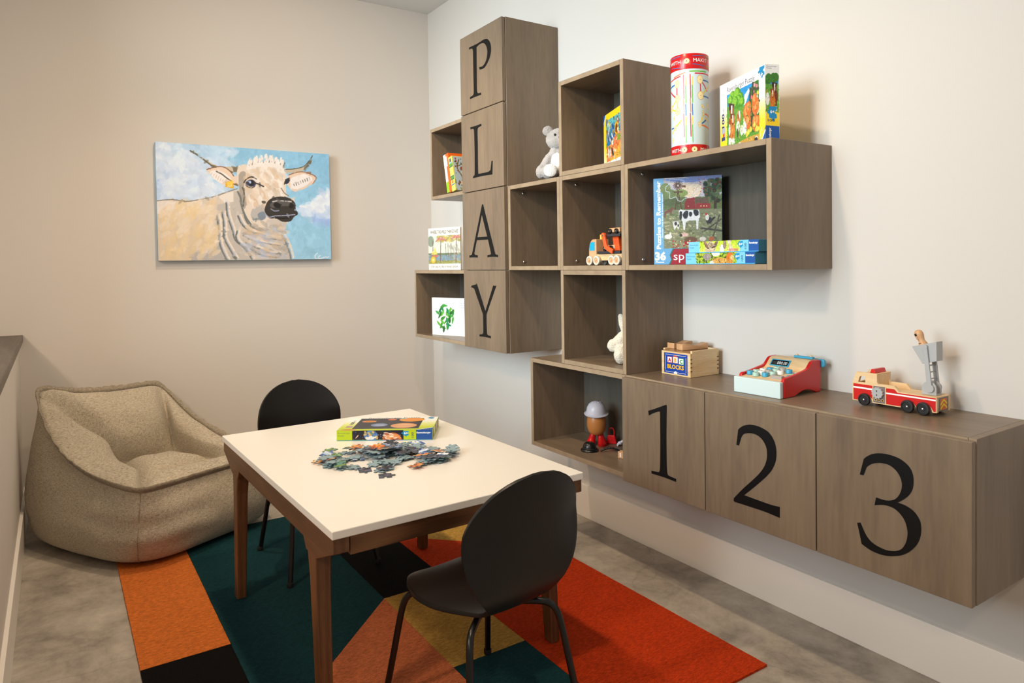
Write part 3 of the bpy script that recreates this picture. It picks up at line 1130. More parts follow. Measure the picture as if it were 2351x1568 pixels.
def rect(i, j):
    return [(RX[i], RY[j + 1]), (RX[i + 1], RY[j + 1]), (RX[i + 1], RY[j]), (RX[i], RY[j])]


for i, row in enumerate((('orange', 'orange', 'black', 'orange'), ('teal', 'teal', None, 'salmon'), ('black', 'black', 'yellow', 'teal'), ('yellow', None, 'red', 'red'))):
    for j, k in enumerate(row):
        if k: tile(k, rect(i, j))
tile('teal', [(RX[1], RY[2]), (RX[1], RY[3]), (RX[2], RY[2])])
tile('salmon', [(RX[1], RY[3]), (RX[2], RY[3]), (RX[2], RY[2])])
tile('red', [(RX[3], RY[1]), (RX[3], RY[2]), (RX[4], RY[2])])
tile('yellow', [(RX[3], RY[1]), (RX[4], RY[2]), (RX[4], RY[1])])

# ================================================================ TABLE
TH = 0.559
M_TOP = mat('white_laminate', (244, 238, 228), rough=0.28, spec=0.5)
M_WALNUT = wood('brown_ash_x', (74, 46, 27), (102, 67, 40), (124, 86, 55), scale=(1.6, 26, 26), rough=0.38, ring=0.4)
M_WALNUTZ = wood('brown_ash_z', (78, 49, 29), (100, 66, 40), (120, 83, 53), scale=(30, 30, 1.6), rough=0.38, ring=0.12)
M_WALNUTY = wood('brown_ash_y', (78, 49, 29), (100, 66, 40), (120, 83, 53), scale=(30, 1.6, 30), rough=0.38, ring=0.12)
tb = thing('play_table', 'low table with white top and brown wooden frame', 'table', (-1.139, -1.841, 0.0078), (0, 0, R(1.1)))
HX, HY = 0.3815, 0.566
Z1 = TH - 0.0078
B().box(-HX, HX, -HY, HY, Z1 - 0.021, Z1).build('tabletop', M_TOP, tb, bevel=0.0025, seg=3)
ZT = Z1 - 0.021
for sx in (-1, 1):
    xo, xi = sx * (HX - 0.004), sx * (HX - 0.044)
    # long rail with slanted ends
    B().prism([(-HY + 0.004, ZT), (HY - 0.004, ZT), (HY - 0.004, ZT - 0.036), (HY - 0.128, ZT - 0.088), (HY - 0.205, ZT - 0.088), (HY - 0.225, ZT - 0.060),
               (-HY + 0.225, ZT - 0.060), (-HY + 0.205, ZT - 0.088), (-HY + 0.128, ZT - 0.088), (-HY + 0.004, ZT - 0.036)], xo, xi, 'x').build('side_rail', M_WALNUTY, tb, bevel=0.002)
    for sy in (-1, 1):
        xs = xo - sx * 0.001
        loops = []
        for z, w, dd, ins in ((0.0, 0.0185, 0.032, 0.134), (ZT - 0.15, 0.0250, 0.038, 0.158), (ZT - 0.072, 0.0330, 0.041, 0.166)):
            x2 = xs - sx * dd
            y = sy * (HY - ins)
            loops.append([(xs, y - w, z), (x2, y - w, z), (x2, y + w, z), (xs, y + w, z)])
        B().rings(loops).build('leg', M_WALNUTZ, tb, bevel=0.003)
for sy in (-1, 1):
    B().box(-HX + 0.046, HX - 0.046, sy * (HY - 0.005), sy * (HY - 0.027), ZT - 0.046, ZT - 0.0005).build('end_rail', M_WALNUT, tb, bevel=0.002)

# ================================================================ CHAIRS
M_SHELL = mat('black_lacquer', (15, 13, 13), rough=0.38, spec=0.45)
M_STEEL = mat('black_steel', (13, 12, 12), rough=0.32, spec=0.5)
M_RUBBER = mat('black_rubber', (16, 15, 15), rough=0.7)


def make_chair(label):
    t = thing('shell_chair', label, 'chair', group='black shell chairs at the play table')
    # centre line from the front lip over the seat, up the back
    prof = catmull([(0.200, 0.312, 0), (0.185, 0.322, 0), (0.130, 0.333, 0), (0.03, 0.328, 0), (-0.07, 0.325, 0), (-0.135, 0.334, 0), (-0.172, 0.362, 0), (-0.190, 0.410, 0), (-0.202, 0.48, 0), (-0.216, 0.56, 0), (-0.232, 0.63, 0), (-0.242, 0.682, 0)], 8)
    ln = [0.0]
    for a, b in zip(prof[:-1], prof[1:]):
        ln.append(ln[-1] + (b - a).length)
    tot = ln[-1]
    tscale = tot / 0.80
    keys = [(0.0, 0.0), (0.012, 0.055), (0.04, 0.100), (0.09, 0.140), (0.15, 0.162), (0.20, 0.167), (0.26, 0.155), (0.315, 0.122), (0.355, 0.100), (0.395, 0.092), (0.43, 0.100), (0.47, 0.128), (0.52, 0.157), (0.57, 0.171), (0.61, 0.174)]

    def half(s_):
        u = s_ / tscale
        if u < 0.61:
            for i in range(len(keys) - 1):
                (a, b), (c, d) = keys[i], keys[i + 1]
                if a <= u <= c:
                    # smooth interpolation through the stations
                    m0 = (d - keys[max(i - 1, 0)][1]) / (c - keys[max(i - 1, 0)][0] + 1e-9)
                    e = keys[min(i + 2, len(keys) - 1)]
                    m1 = (e[1] - b) / (e[0] - a + 1e-9) if i + 2 < len(keys) else 0.0
                    t_ = (u - a) / (c - a)
                    L_ = c - a
                    return (2 * t_ ** 3 - 3 * t_ ** 2 + 1) * b + (t_ ** 3 - 2 * t_ ** 2 + t_) * L_ * m0 + (-2 * t_ ** 3 + 3 * t_ ** 2) * d + (t_ ** 3 - t_ ** 2) * L_ * m1
        v = min((u - 0.61) / (0.80 - 0.61), 1.0)
        return 0.174 * max(1 - v ** 2.25, 0.0) ** (1 / 2.1)

    def at(s_):
        for i in range(len(ln) - 1):
            if ln[i] <= s_ <= ln[i + 1] + 1e-9:
                f = (s_ - ln[i]) / max(ln[i + 1] - ln[i], 1e-9)
                return prof[i].lerp(prof[i + 1], f)
        return prof[-1]
    us = [0.5 - 0.5 * math.cos(math.pi * k / 46) for k in range(47)]
    us = [0.55 * u + 0.45 * k / 46 for k, u in enumerate(us)]
    us[0], us[-1] = 0.0008, 0.9998
    NX = 15
    loops = []
    for u in us:
        p = at(u * tot)
        h = max(half(u * tot), 0.012)
        back = max(0.0, min(1.0, (p.y - 0.40) / 0.15))
        seat = 1 - max(0.0, min(1.0, (p.y - 0.34) / 0.05))
        l = []
        for k in range(NX):
            a = -1 + 2 * k / (NX - 1)
            a = math.sin(a * math.pi / 2) * 0.75 + a * 0.25
            x = a * h
            l.append((x, p.x + back * 0.20 * x * x / 0.172, p.y + seat * 0.35 * x * x / 0.172 * 0.25))
        loops.append(l)
    b = B()
    b.rings(loops, False, False, closed=False)
    sh = b.build('seat_shell', M_SHELL, t, smooth='all')
    so = sh.modifiers.new('thickness', 'SOLIDIFY')
    so.thickness = 0.0095
    so.offset = -1.0
    bv = sh.modifiers.new('round', 'BEVEL')
    bv.width = 0.0025
    bv.segments = 2
    bv.limit_method = 'ANGLE'
    bv.angle_limit = R(50)
    for sx in (-1, 1):
        for sy in (-1, 1):
            yo = 0.0 if sy > 0 else -0.01
            path = [(sx * 0.02, sy * 0.045 + yo, 0.304), (sx * 0.07, sy * 0.085 + yo, 0.3045), (sx * 0.105, sy * 0.115 + yo, 0.304), (sx * 0.125, sy * 0.132 + yo, 0.297), (sx * 0.137, sy * 0.145 + yo, 0.275), (sx * 0.145, sy * 0.155 + yo, 0.23), (sx * 0.158, sy * 0.175 + yo, 0.12), (sx * 0.172, sy * 0.197 + yo, 0.006)]
            lg = B().tube([tuple(q) for q in catmull(path, 4)], 0.0088, 12).build('leg', M_STEEL, t, smooth=True)
            B().lathe([(0.0105, 0.0), (0.0115, 0.004), (0.0115, 0.014), (0.0095, 0.018)], (sx * 0.172, sy * 0.197 + yo, 0), n=14).build('foot_cap', M_RUBBER, lg, smooth=True)
    B().lathe([(0.055, 0.300), (0.055, 0.3135)], (0, -0.01, 0), n=24).build('mounting_plate', M_STEEL, t, smooth=True)
    return t


ch = make_chair('black shell chair seen from behind, at the near end of the table')
ch.location = (-1.128, -2.428, 0.0075)
ch.rotation_euler.z = R(5)
ch2 = copy_tree(ch)
ch2['label'] = 'black shell chair at the far end of the table, beside the beanbag'
ch2.location = (-1.172, -1.243, 0.0075)
ch2.rotation_euler.z = R(181)

# ================================================================ BEANBAG
M_LINEN = linen('heather_linen', (130, 119, 103), (212, 201, 180))
M_SEAM = linen('heather_linen_seam', (104, 94, 80), (180, 168, 148))
BO = Vector((-1.66, -0.53, 0.0075))
bb = thing('beanbag_chair', 'beige linen beanbag armchair in the corner by the low wall', 'beanbag', BO)
NB = 200
# corners in the order back right, back left, front left, front right (world x, y)
C_BASE = [(-1.50, -0.07), (-2.205, -0.330), (-1.800, -0.995), (-1.19, -0.705)]
C_RIM = [(-1.590, -0.070), (-2.122, -0.400), (-1.781, -1.000), (-1.215, -0.730)]
C_SEAT = [(-1.545, -0.235), (-1.850, -0.340), (-1.745, -0.730), (-1.395, -0.540)]
RIMZ = [0.586, 0.675, 0.303, 0.285]


def uv(a, n):
    c, s_ = math.cos(a), math.sin(a)
    k = (abs(c) ** n + abs(s_) ** n) ** (-1 / n)
    return c * k, s_ * k


def bil(C, u, v):
    p, q = (u + 1) / 2, (v + 1) / 2
    w = (p * q, (1 - p) * q, (1 - p) * (1 - q), p * (1 - q))
    return Vector((sum(k * c[0] for k, c in zip(w, C)), sum(k * c[1] for k, c in zip(w, C)), 0))


def rim_z(u, v):
    p, q = (u + 1) / 2, (v + 1) / 2
    s_ = 1 - q                                   # 0 at the back, 1 at the front
    left = RIMZ[2] + (RIMZ[1] - RIMZ[2]) * math.exp(-4.3 * s_)
    right = RIMZ[3] + (RIMZ[0] - RIMZ[3]) * math.exp(-2.3 * s_) * (1 - 0.3 * s_ * s_)
    z = left * (1 - p) + right * p
    return z - 0.13 * (p * (1 - p)) * q ** 3 * (1.4 - 0.8 * p)


def clampw(w):
    w.x = max(w.x, (-2.174 if w.z > 0.15 else -2.163) + 0.003 * noise.noise(w * 8))
    w.y = min(w.y, -0.018)
    w.z = max(w.z, 0.0)
    return w


def wrinkle(w, amp):
    d = noise.noise(w * 4.5) * amp + noise.noise(w * 11.0 + Vector((3, 1, 7))) * amp * 0.45
    # shallow folds running round the body
    d += amp * 1.9 * math.sin(w.z * 62 + 3.0 * noise.noise(Vector((w.x * 3, w.y * 3, w.z * 5)))) * max(0.0, noise.noise(Vector((w.x * 2.2 + 5, w.y * 2.2, w.z * 3))) + 0.15)
    return d


cen = bil(C_BASE, 0, 0)
loops = []
for q, sc, n, amp in ((0.0, 0.50, 4, 0), (0.0, 0.80, 4, 0), (0.02, 0.93, 4.2, .002), (0.06, 1.00, 4.5, .006), (0.12, 1.05, 4.6, .009), (0.20, 1.085, 4.8, .011), (0.29, 1.11, 4.8, .011), (0.38, 1.12, 5, .011), (0.48, 1.115, 5, .011), (0.58, 1.10, 5.4, .010), (0.68, 1.08, 6, .009), (0.78, 1.055, 7, .007), (0.88, 1.025, 9, .005), (0.96, 1.005, 12, .003), (1.0, 1.0, 14, .002)):
    l = []
    for k in range(NB):
        a = 2 * math.pi * k / NB + math.pi / 4
        u, v = uv(a, n)
        ru, rv = uv(a, 14)
        g = bil(C_BASE, u, v).lerp(bil(C_RIM, u, v), q)
        d = g - cen
        w = cen + d * sc
        w.z = q * rim_z(ru, rv)
        w += d.normalized() * wrinkle(w, amp)
        l.append(clampw(w))
    loops.append(l)
RIM = len(loops) - 1
SEATZ = 0.262
for q, n in ((0.05, 13), (0.14, 12), (0.26, 11), (0.40, 11), (0.54, 11), (0.68, 11), (0.80, 11), (0.90, 11), (0.97, 10), (1.03, 9)):
    l = []
    for k in range(NB):
        a = 2 * math.pi * k / NB + math.pi / 4
        u, v = uv(a, n)
        rz = rim_z(*uv(a, 14))
        mid = 1 - min(1.0, 1.5 * min(abs(u), abs(v)) ** 11)
        g = bil(C_RIM, u, v).lerp(bil(C_SEAT, u, v), q)
        w = g.copy()
        zs = SEATZ if v > -0.9 else SEATZ - 0.02
        w.z = rz + (zs - rz) * q
        puff = mid * math.sin(math.pi * min(q, 1.0)) ** 0.8
        ctr = bil(C_SEAT, 0, 0)
        inward = (ctr - Vector((w.x, w.y, 0))).normalized()
        steep = min(1.0, max(0.0, (rz - 0.30) / 0.25))
        w += inward * puff * (0.036 + 0.050 * steep)
        w.z += puff * (0.046 - 0.006 * steep)
        w.z -= (1 - mid) * 0.020 * math.sin(math.pi * min(q, 1.0))
        w += inward * wrinkle(w, 0.011) + Vector((0, 0, wrinkle(w * 1.3, 0.008)))
        l.append(clampw(w))
    loops.append(l)
ctr = bil(C_SEAT, 0, 0)
last = loops[-1]
for f, h in ((0.90, 0.000), (0.78, 0.026), (0.62, 0.046), (0.44, 0.057), (0.25, 0.062), (0.08, 0.063)):
    l = []
    for k in range(NB):
        p = last[k]
        w = Vector((ctr.x + (p.x - ctr.x) * f, ctr.y + (p.y - ctr.y) * f, (SEATZ - 0.008) + (p.z - SEATZ) * f * f + h))
        w.z += wrinkle(w, 0.012) * min(1, h / 0.03 + 0.3)
        l.append(w)
    loops.append(l)
b = B()
b.rings([[p - Vector((BO.x, BO.y, 0)) for p in l] for l in loops], True, True)
body = b.build('cover', M_LINEN, bb, smooth='all', fix=False)
sb = body.modifiers.new('soft', 'SUBSURF')
sb.levels = sb.render_levels = 1
# flanged seam round the rim
OFF = Vector((BO.x, BO.y, 0))
pq = []
for k in range(NB):
    p = loops[RIM][k]
    out = Vector((p.x - cen.x, p.y - cen.y, 0)).normalized()
    wv = 0.007 * noise.noise(p * 30) + 0.003 * math.sin(k * 1.7)
    q = clampw(p + out * (0.011 + wv) + Vector((0, 0, 0.019 + 0.5 * wv)))
    pq.append((p - Vector((0, 0, 0.004)) - OFF, q - OFF))
th = 0.0022
strip = B()
for k in range(NB):
    p, q = pq[k]
    p2, q2 = pq[(k + 1) % NB]
    n1 = (pq[(k + 1) % NB][0] - pq[k - 1][0]).cross(q - p).normalized() * th
    n2 = (pq[(k + 2) % NB][0] - pq[k][0]).cross(q2 - p2).normalized() * th
    strip.add([p + n1, p2 + n2, q2 + n2, q + n1, p - n1, p2 - n2, q2 - n2, q - n1],
              [(0, 1, 2, 3), (7, 6, 5, 4), (3, 2, 6, 7), (1, 0, 4, 5)])
strip.build('seam_flange', M_SEAM, bb, smooth='all')
for k0, j0, j1 in ((NB // 2, 2, RIM), (3 * NB // 4, 2, RIM), (0, RIM, RIM + 9), (NB // 4, RIM, RIM + 9), (NB // 2, RIM, RIM + 9)):   # seams down the corners and in the creases
    path = []
    for j in range(j0, j1 + 1):
        p = loops[j][k0]
        o_ = Vector((p.x - cen.x, p.y - cen.y, 0)).normalized() * (0.0005 if j1 == RIM else -0.0003)
        path.append(p + o_ - OFF)
    B().tube([tuple(v) for v in catmull(path, 2)], 0.0015, 6).build('seam', M_SEAM, bb, smooth=True)

# ================================================================ TOYS, BOOKS, BOXES
WHITE = (246, 244, 240)
M_PAPER = mat('white_card', WHITE, rough=0.5)
M_INK = mat('black_ink', (30, 28, 30), rough=0.5)
M_NAVY = mat('navy_ink', (38, 48, 98), rough=0.5)
M_WHITEINK = mat('white_ink', (250, 250, 248), rough=0.5)
M_YELLOWCARD = mat('yellow_card', (246, 208, 40), rough=0.4)
M_BLUECARD = mat('blue_card', (16, 84, 160), rough=0.4)
M_SKYCARD = mat('sky_blue_card', (98, 186, 226), rough=0.4)
M_LIMECARD = mat('lime_card', (176, 198, 20), rough=0.4)
M_PAGES = mat('page_edges', (232, 222, 204), rough=0.8)
M_MAPLE = wood('pale_maple', (216, 178, 128), (228, 194, 146), (238, 208, 164), scale=(4, 30, 30), rough=0.45)
M_PINE = wood('pale_pine', (206, 170, 118), (226, 194, 144), (238, 212, 168), scale=(3, 3, 46), rough=0.5)
M_BEECH = wood('beech', (196, 146, 102), (208, 160, 116), (218, 174, 132), scale=(5, 40, 40), rough=0.45)
M_RED = mat('red_paint', (206, 28, 26), rough=0.32)
M_REDGLOSS = mat('red_plastic', (200, 20, 24), rough=0.25)
M_PALE = mat('pale_blue_paint', (208, 226, 226), rough=0.4)
M_BLUE = mat('blue_paint', (64, 160, 196), rough=0.38)
M_MINT = mat('mint_paint', (170, 204, 190), rough=0.45)
M_GREY = mat('grey_paint', (166, 160, 152), rough=0.45)
M_WHITEP = mat('white_paint', (238, 234, 226), rough=0.45)
M_GREYPL = mat('grey_plastic', (176, 176, 176), rough=0.42)
M_BLACKP = mat('black_plastic', (20, 19, 20), rough=0.3)
M_DARK = mat('dark_wheel', (28, 26, 26), rough=0.45)
M_ORANGE = mat('orange_paint', (240, 92, 40), rough=0.4)
M_YELLOW = mat('yellow_paint', (250, 196, 40), rough=0.4)

FRONT = ((0, 0, 0), (1, 0, 0), (0, 0, 1))      # frame of a box front: looking towards -y


def jig(cx, cy, s, asp):
    """outline of a printed jigsaw-piece badge, units of picture width; y down"""
    out = []
    for (ax, ay, bx, by, k) in ((-1, -1, 1, -1, 0), (1, -1, 1, 1, -1), (1, 1, -1, 1, 1), (-1, 1, -1, -1, 1)):
        dx, dy = (bx - ax) / 2, (by - ay) / 2
        nx, ny = dy, -dx
        out.append((ax, ay))
        if k:
            mx_, my_ = (ax + bx) / 2, (ay + by) / 2
            for t in range(9):
                a = math.pi * (1.15 - 1.3 * t / 8)
                lx, ly = 0.30 * math.cos(a), 0.28 + 0.30 * math.sin(a)
                out.append((mx_ + dx * lx + nx * k * ly, my_ + dy * lx + ny * k * ly))
    return [(cx + x * s, cy + y * s / asp) for x, y in out]


# ---------------- tall cardboard tin on the long box
TR_, TT = 0.063, 0.350
tin_xy = (-0.168, -2.298)
tin = thing('toy_tin', 'tall cylindrical white tin with red bands and coloured sticks', 'tin', (*tin_xy, 4 * S + 0.0005))
A0 = math.atan2(-3.967 - tin_xy[1], -2.034 - tin_xy[0])
HALF = 1.9


def tin_bend(r):
    def f(u, v):
        a = A0 + u / TR_ - HALF
        return Vector((r * math.cos(a), r * math.sin(a), v))
    return f


B().lathe([(TR_ - 0.002, 0.0), (TR_ - 0.0005, 0.001), (TR_ - 0.0005, TT - 0.004)], n=72).build('drum', mat('tin_white', (204, 220, 226), rough=0.25), tin, smooth=True)
lid = B().lathe([(TR_ + 0.0012, TT - 0.052), (TR_ + 0.0016, TT - 0.051), (TR_ + 0.0016, TT - 0.003), (TR_ + 0.0005, TT - 0.0005), (TR_ - 0.004, TT), (TR_ - 0.006, TT - 0.003), (0.001, TT - 0.003)], n=72).build('lid', M_REDGLOSS, tin, smooth=True)
base = B().lathe([(TR_ - 0.001, 0.0), (TR_ + 0.0012, 0.0006), (TR_ + 0.0012, 0.042), (TR_, 0.043)], n=72).build('base_band', M_REDGLOSS, tin, smooth=True)
AH = TT - 0.052 - 0.043
art = Art(360, 300, (204, 220, 226))


def tx(x):          # sketch column -> picture x
    return (HALF + math.asin(max(-0.999, min(0.999, (x - 274) / 196)))) / (2 * HALF)


def ty(y):
    return (y - 300) / 860


art.map = lambda x, y: (tx(x), ty(y))
RD, OR_, YE, GR, BL = (206, 40, 50), (238, 120, 60), (246, 208, 50), (104, 182, 60), (48, 108, 176)
for off in (0, 68):
    for c, y0, y1 in ((RD, 368, 630), (OR_, 642, 790), (RD, 808, 1066)):
        art.line([(213 + off, y0), (217 + off, y1)], 0.0068, c)
    for c, y0, y1 in ((YE, 392, 480), (GR, 490, 686), (BL, 702, 826), (YE, 842, 932), (GR, 940, 1136)):
        art.line([(233 + off, y0), (237 + off, y1)], 0.0060, c)
for c, p, q in ((OR_, (115, 372), (228, 342)), (RD, (84, 402), (180, 375)), (GR, (276, 332), (440, 332)), (RD, (332, 356), (468, 356))):
    art.line([p, q], 0.0068, c)
for c, p, q in ((BL, (82, 470), (122, 458)), (RD, (145, 480), (145, 600)), (RD, (82, 515), (128, 600)), (YE, (132, 645), (95, 705)), (YE, (148, 650), (150, 735)), (YE, (96, 730), (132, 760)), (YE, (130, 945), (188, 880)), (BL, (88, 948), (112, 948)), (YE, (112, 970), (94, 1010)),
                (RD, (384, 455), (386, 575)), (BL, (410, 430), (466, 436)), (RD, (400, 450), (450, 545)), (YE, (466, 480), (400, 585)), (BL, (410, 610), (466, 616)), (YE, (406, 830), (384, 905)), (BL, (398, 920), (442, 872)), (OR_, (430, 810), (478, 830)), (OR_, (396, 940), (478, 975))):
    art.line([p, q], 0.0085, c)
for x, y, r in ((145, 455, 25), (148, 622, 25), (150, 766, 25), (126, 950, 18), (382, 425, 27), (387, 606, 27), (459, 712, 20), (88, 715, 22), (470, 440, 20), (100, 1085, 16)):
    art.ell(x, y, r / 196 / (2 * HALF) * 1.34, r / 196 / (2 * HALF) * 1.34, (196, 156, 92))
    art.ell(x, y, r / 196 / (2 * HALF) * 1.2, r / 196 / (2 * HALF) * 1.2, (246, 226, 170))
    art.ell(x, y, 0.0045, 0.0045, (120, 70, 40))
for x, y, a in ((405, 728, 0.5), (114, 838, -1.0), (410, 800, 1.2), (370, 938, 1.2), (445, 868, 0.4)):
    art.ell(x, y, 0.034, 0.018, (196, 150, 84), a)
    art.ell(x, y, 0.031, 0.015, (244, 220, 160), a)
    art.ell(x - 3, y, 0.004, 0.004, (110, 66, 40))
art.map = None
art.mesh('printed_wrap', tin, (0, 0, 0), (1, 0, 0), (0, 0, 1), 2 * HALF * TR_, AH, bend=lambda u, v: tin_bend(TR_ + 0.0002)(u, v + 0.043))


def tin_u(x):
    return tx(x) * 2 * HALF * TR_


for word, x, par, z in (('WITH', 92, lid, TT - 0.032), ('MAKIT', 312, lid, TT - 0.030), ('WITH', 92, base, 0.020), ('MAKIT', 378, base, 0.020)):
    lettering(par, word, (0, 0, 0), (1, 0, 0), (0, 0, 1), tin_u(x), z, 0.0125, M_WHITEINK, bold=0.0, w=(0.046 if word == 'WITH' else 0.052), bend=tin_bend(TR_ + 0.0021))
for x, z, par in ((247, TT - 0.026, lid), (318, 0.026, base), (218, 0.026, base)):
    bend = tin_bend(TR_ + 0.0022)
    for r, m_, dr in ((0.0098, mat('print_tan', (190, 150, 90)), 0), (0.0088, mat('print_cream', (246, 226, 170)), 0.0002), (0.0018, M_INK, 0.0004)):
        bb_ = tin_bend(TR_ + 0.0022 + dr)
        b = B()
        b.add([bb_(tin_u(x) + r * math.cos(2 * math.pi * k / 20), z + r * math.sin(2 * math.pi * k / 20)) for k in range(20)], [tuple(range(20))])
        b.build('printed_disc', m_, par, fix=False)
for x0, z0, x1, z1, m_ in ((100, -0.009, 182, -0.007, 0), (100, -0.040, 184, -0.046, 0), (306, -0.011, 416, -0.008, 0), (306, -0.037, 418, -0.043, 0), (436, -0.009, 466, -0.014, 1), (436, -0.043, 466, -0.045, 1)):
    bend = tin_bend(TR_ + 0.0021)
    b = B()
    n = 6
    pts = [bend(tin_u(x0) + (tin_u(x1) - tin_u(x0)) * k / n, TT + z0 + (z1 - z0) * k / n + 0.0012) for k in range(n + 1)]
    pts += [bend(tin_u(x0) + (tin_u(x1) - tin_u(x0)) * k / n, TT + z0 + (z1 - z0) * k / n - 0.0012) for k in range(n + 1)]
    b.add(pts, [(k, k + 1, n + 2 + k, n + 1 + k) for k in range(n)])
    b.build('printed_stick', (mat('print_blue', BL), mat('print_green', GR))[m_], lid, fix=False)


# ---------------- flat card boxes
def card_box(name, label, w, h, d, loc, rot, m, group=None, cat='puzzle box'):
    t = thing(name, label, cat, loc, rot, group)
    B().box(0, w, 0, d, 0, h).build('box_lid', m, t, bevel=0.0008, seg=1)
    return t


def horse(A, x, y, s, c=(176, 88, 28), dark=(86, 40, 18)):
    """front-on horse: head, body, legs; sketch units"""
    A.ell(x, y + 1.25 * s, 0.30 * s * A.unit, 0.42 * s * A.unit, c)
    A.poly([(x - .22 * s, y + 1.5 * s), (x - .18 * s, y + 2.6 * s), (x - .06 * s, y + 2.6 * s), (x - .04 * s, y + 1.5 * s)], c)
    A.poly([(x + .05 * s, y + 1.5 * s), (x + .08 * s, y + 2.6 * s), (x + .2 * s, y + 2.6 * s), (x + .22 * s, y + 1.5 * s)], c)
    for q in (-.12, .14):
        A.poly([(x + q * s - .07 * s, y + 2.3 * s), (x + q * s - .09 * s, y + 2.8 * s), (x + q * s + .09 * s, y + 2.8 * s), (x + q * s + .07 * s, y + 2.3 * s)], (240, 236, 226))
    A.poly([(x - .2 * s, y), (x + .2 * s, y), (x + .16 * s, y + .7 * s), (x, y + 1.0 * s), (x - .16 * s, y + .7 * s)], c)
    A.poly([(x - .24 * s, y - .15 * s), (x + .24 * s, y - .1 * s), (x + .1 * s, y + .2 * s), (x - .2 * s, y + .4 * s)], dark)
    A.poly([(x - .05 * s, y), (x + .06 * s, y), (x + .04 * s, y + .8 * s), (x - .03 * s, y + .8 * s)], (246, 240, 230))
    A.poly([(x - .14 * s, y + .75 * s), (x + .14 * s, y + .75 * s), (x, y + 1.02 * s)], dark)


HBW, HBH, HBD = 0.2605, 0.230, 0.046
hb = card_box('puzzle_box', 'standing yellow and white farm-animal puzzle box beside the tin', HBW, HBH, HBD, (-0.153, -2.416, 4 * S + 0.0005), (0, 0, R(-110.9)), M_YELLOWCARD)
A = Art(240, 212, WHITE)
A.grad(0, 0, 1, 0.38, (244, 241, 236), (244, 241, 236))
A.grad(0, 0.38, 1, 0.72, (244, 241, 236), (248, 214, 40))
A.rect(0, 0.72, 1, 1, (248, 214, 40))
A.map = homography([(78, 555), (820, 110), (838, 1335), (95, 1460)])
A.unit = 1 / 760
pic = [(178, 668), (697, 378), (716, 1308), (190, 1440)]
A.poly(pic, (88, 150, 46))
A.poly([(178, 668), (697, 378), (705, 700), (430, 800), (186, 820)], (30, 142, 206))
A.poly([(420, 800), (450, 640), (520, 530), (540, 560), (470, 760)], (214, 232, 240))
for x, y, r in ((260, 690, 60), (330, 640, 62), (380, 690, 55), (230, 740, 50), (350, 740, 64), (410, 740, 44), (300, 760, 60)):
    A.ell(x, y, r / 760, r / 760, (70, 140, 30))
    A.ell(x - 12, y - 14, r / 1100, r / 1100, (126, 184, 48))
A.poly([(540, 560), (600, 430), (697, 378), (716, 1160), (560, 1180), (500, 860)], (54, 108, 42))
for x, y, c in ((640, 620, (226, 110, 140)), (600, 580, (232, 130, 150)), (680, 580, (242, 208, 60)), (660, 480, (226, 120, 140)), (620, 470, (230, 150, 170)), (560, 660, (226, 110, 140)), (670, 650, (190, 220, 200)), (690, 780, (190, 220, 200)), (675, 880, (196, 226, 206)), (700, 850, (150, 200, 160))):
    A.ell(x, y, 0.02, 0.024, c)
for p in ([(590, 440), (598, 930)], [(545, 535), (552, 900)], [(570, 880), (580, 1100)]):
    A.line(p, 0.013, (58, 54, 46))
A.line([(560, 540), (697, 510)], 0.012, (70, 72, 58))
A.line([(620, 745), (712, 700)], 0.014, (60, 60, 50))
A.line([(470, 980), (560, 850), (590, 780)], 0.010, (50, 46, 40))
for x, y, s_ in ((640, 780, 66), (620, 690, 44), (490, 880, 70), (520, 820, 50), (510, 1020, 56), (640, 1040, 60), (672, 1010, 44)):
    A.ell(x, y, s_ / 900, s_ / 620, (214, 106, 44))
    A.ell(x - 8, y - 20, s_ / 1700, s_ / 1100, (238, 150, 84))
horse(A, 250, 800, 190, (150, 70, 24), (66, 32, 18))
horse(A, 268, 930, 140, (206, 112, 34), (110, 54, 22))
A.ell(360, 960, 0.05, 0.085, (196, 130, 70)); A.ell(370, 920, 0.02, 0.05, (246, 236, 220)); A.ell(350, 940, 0.018, 0.03, (150, 74, 30))
A.ell(350, 1090, 0.04, 0.07, (230, 226, 216)); A.ell(345, 1180, 0.018, 0.06, (70, 60, 52))
A.ell(455, 1110, 0.04, 0.08, (244, 242, 236)); A.line([(450, 1090), (446, 985)], 0.010, (244, 242, 236)); A.ell(410, 1140, 0.035, 0.06, (240, 236, 226))
A.ell(222, 1130, 0.022, 0.07, (236, 234, 228))
for x, y in ((520, 1170), (490, 1200), (560, 1130), (660, 1120), (690, 1130), (620, 1060)):
    A.ell(x, y, 0.026, 0.034, (246, 206, 80))
A.poly([(200, 1400), (400, 1290), (560, 1230), (716, 1200), (716, 1308), (460, 1390), (190, 1440)], (196, 150, 64))
tmp, A.map = A.map, None
A.dabs(240, 0.16, 0.45, 0.86, 0.97, 0.007, [(60, 130, 40), (130, 180, 60), (40, 96, 36), (180, 150, 80), (226, 190, 110)], None, 2.0, 0.55)
A.map = tmp
for x, y, c in ((240, 1390, (196, 116, 50)), (310, 1370, (214, 150, 80)), (380, 1340, (240, 232, 220)), (420, 1350, (236, 200, 150)), (360, 1385, (200, 130, 70)), (450, 1370, (240, 230, 210)), (660, 1270, (240, 236, 230)), (655, 1285, (60, 50, 44))):
    A.ell(x, y, 0.034, 0.026, c)
A.poly([(838, 1070), (835, 1335), (738, 1345)], (20, 84, 160))
A.line([(745, 1335), (825, 1150)], 0.010, (240, 244, 248))
A.poly([(108, 1120), (162, 1100), (163, 1270), (110, 1285)], (168, 172, 190))
A.poly([(112, 1190), (158, 1170), (158, 1215), (112, 1235)], (230, 200, 50))
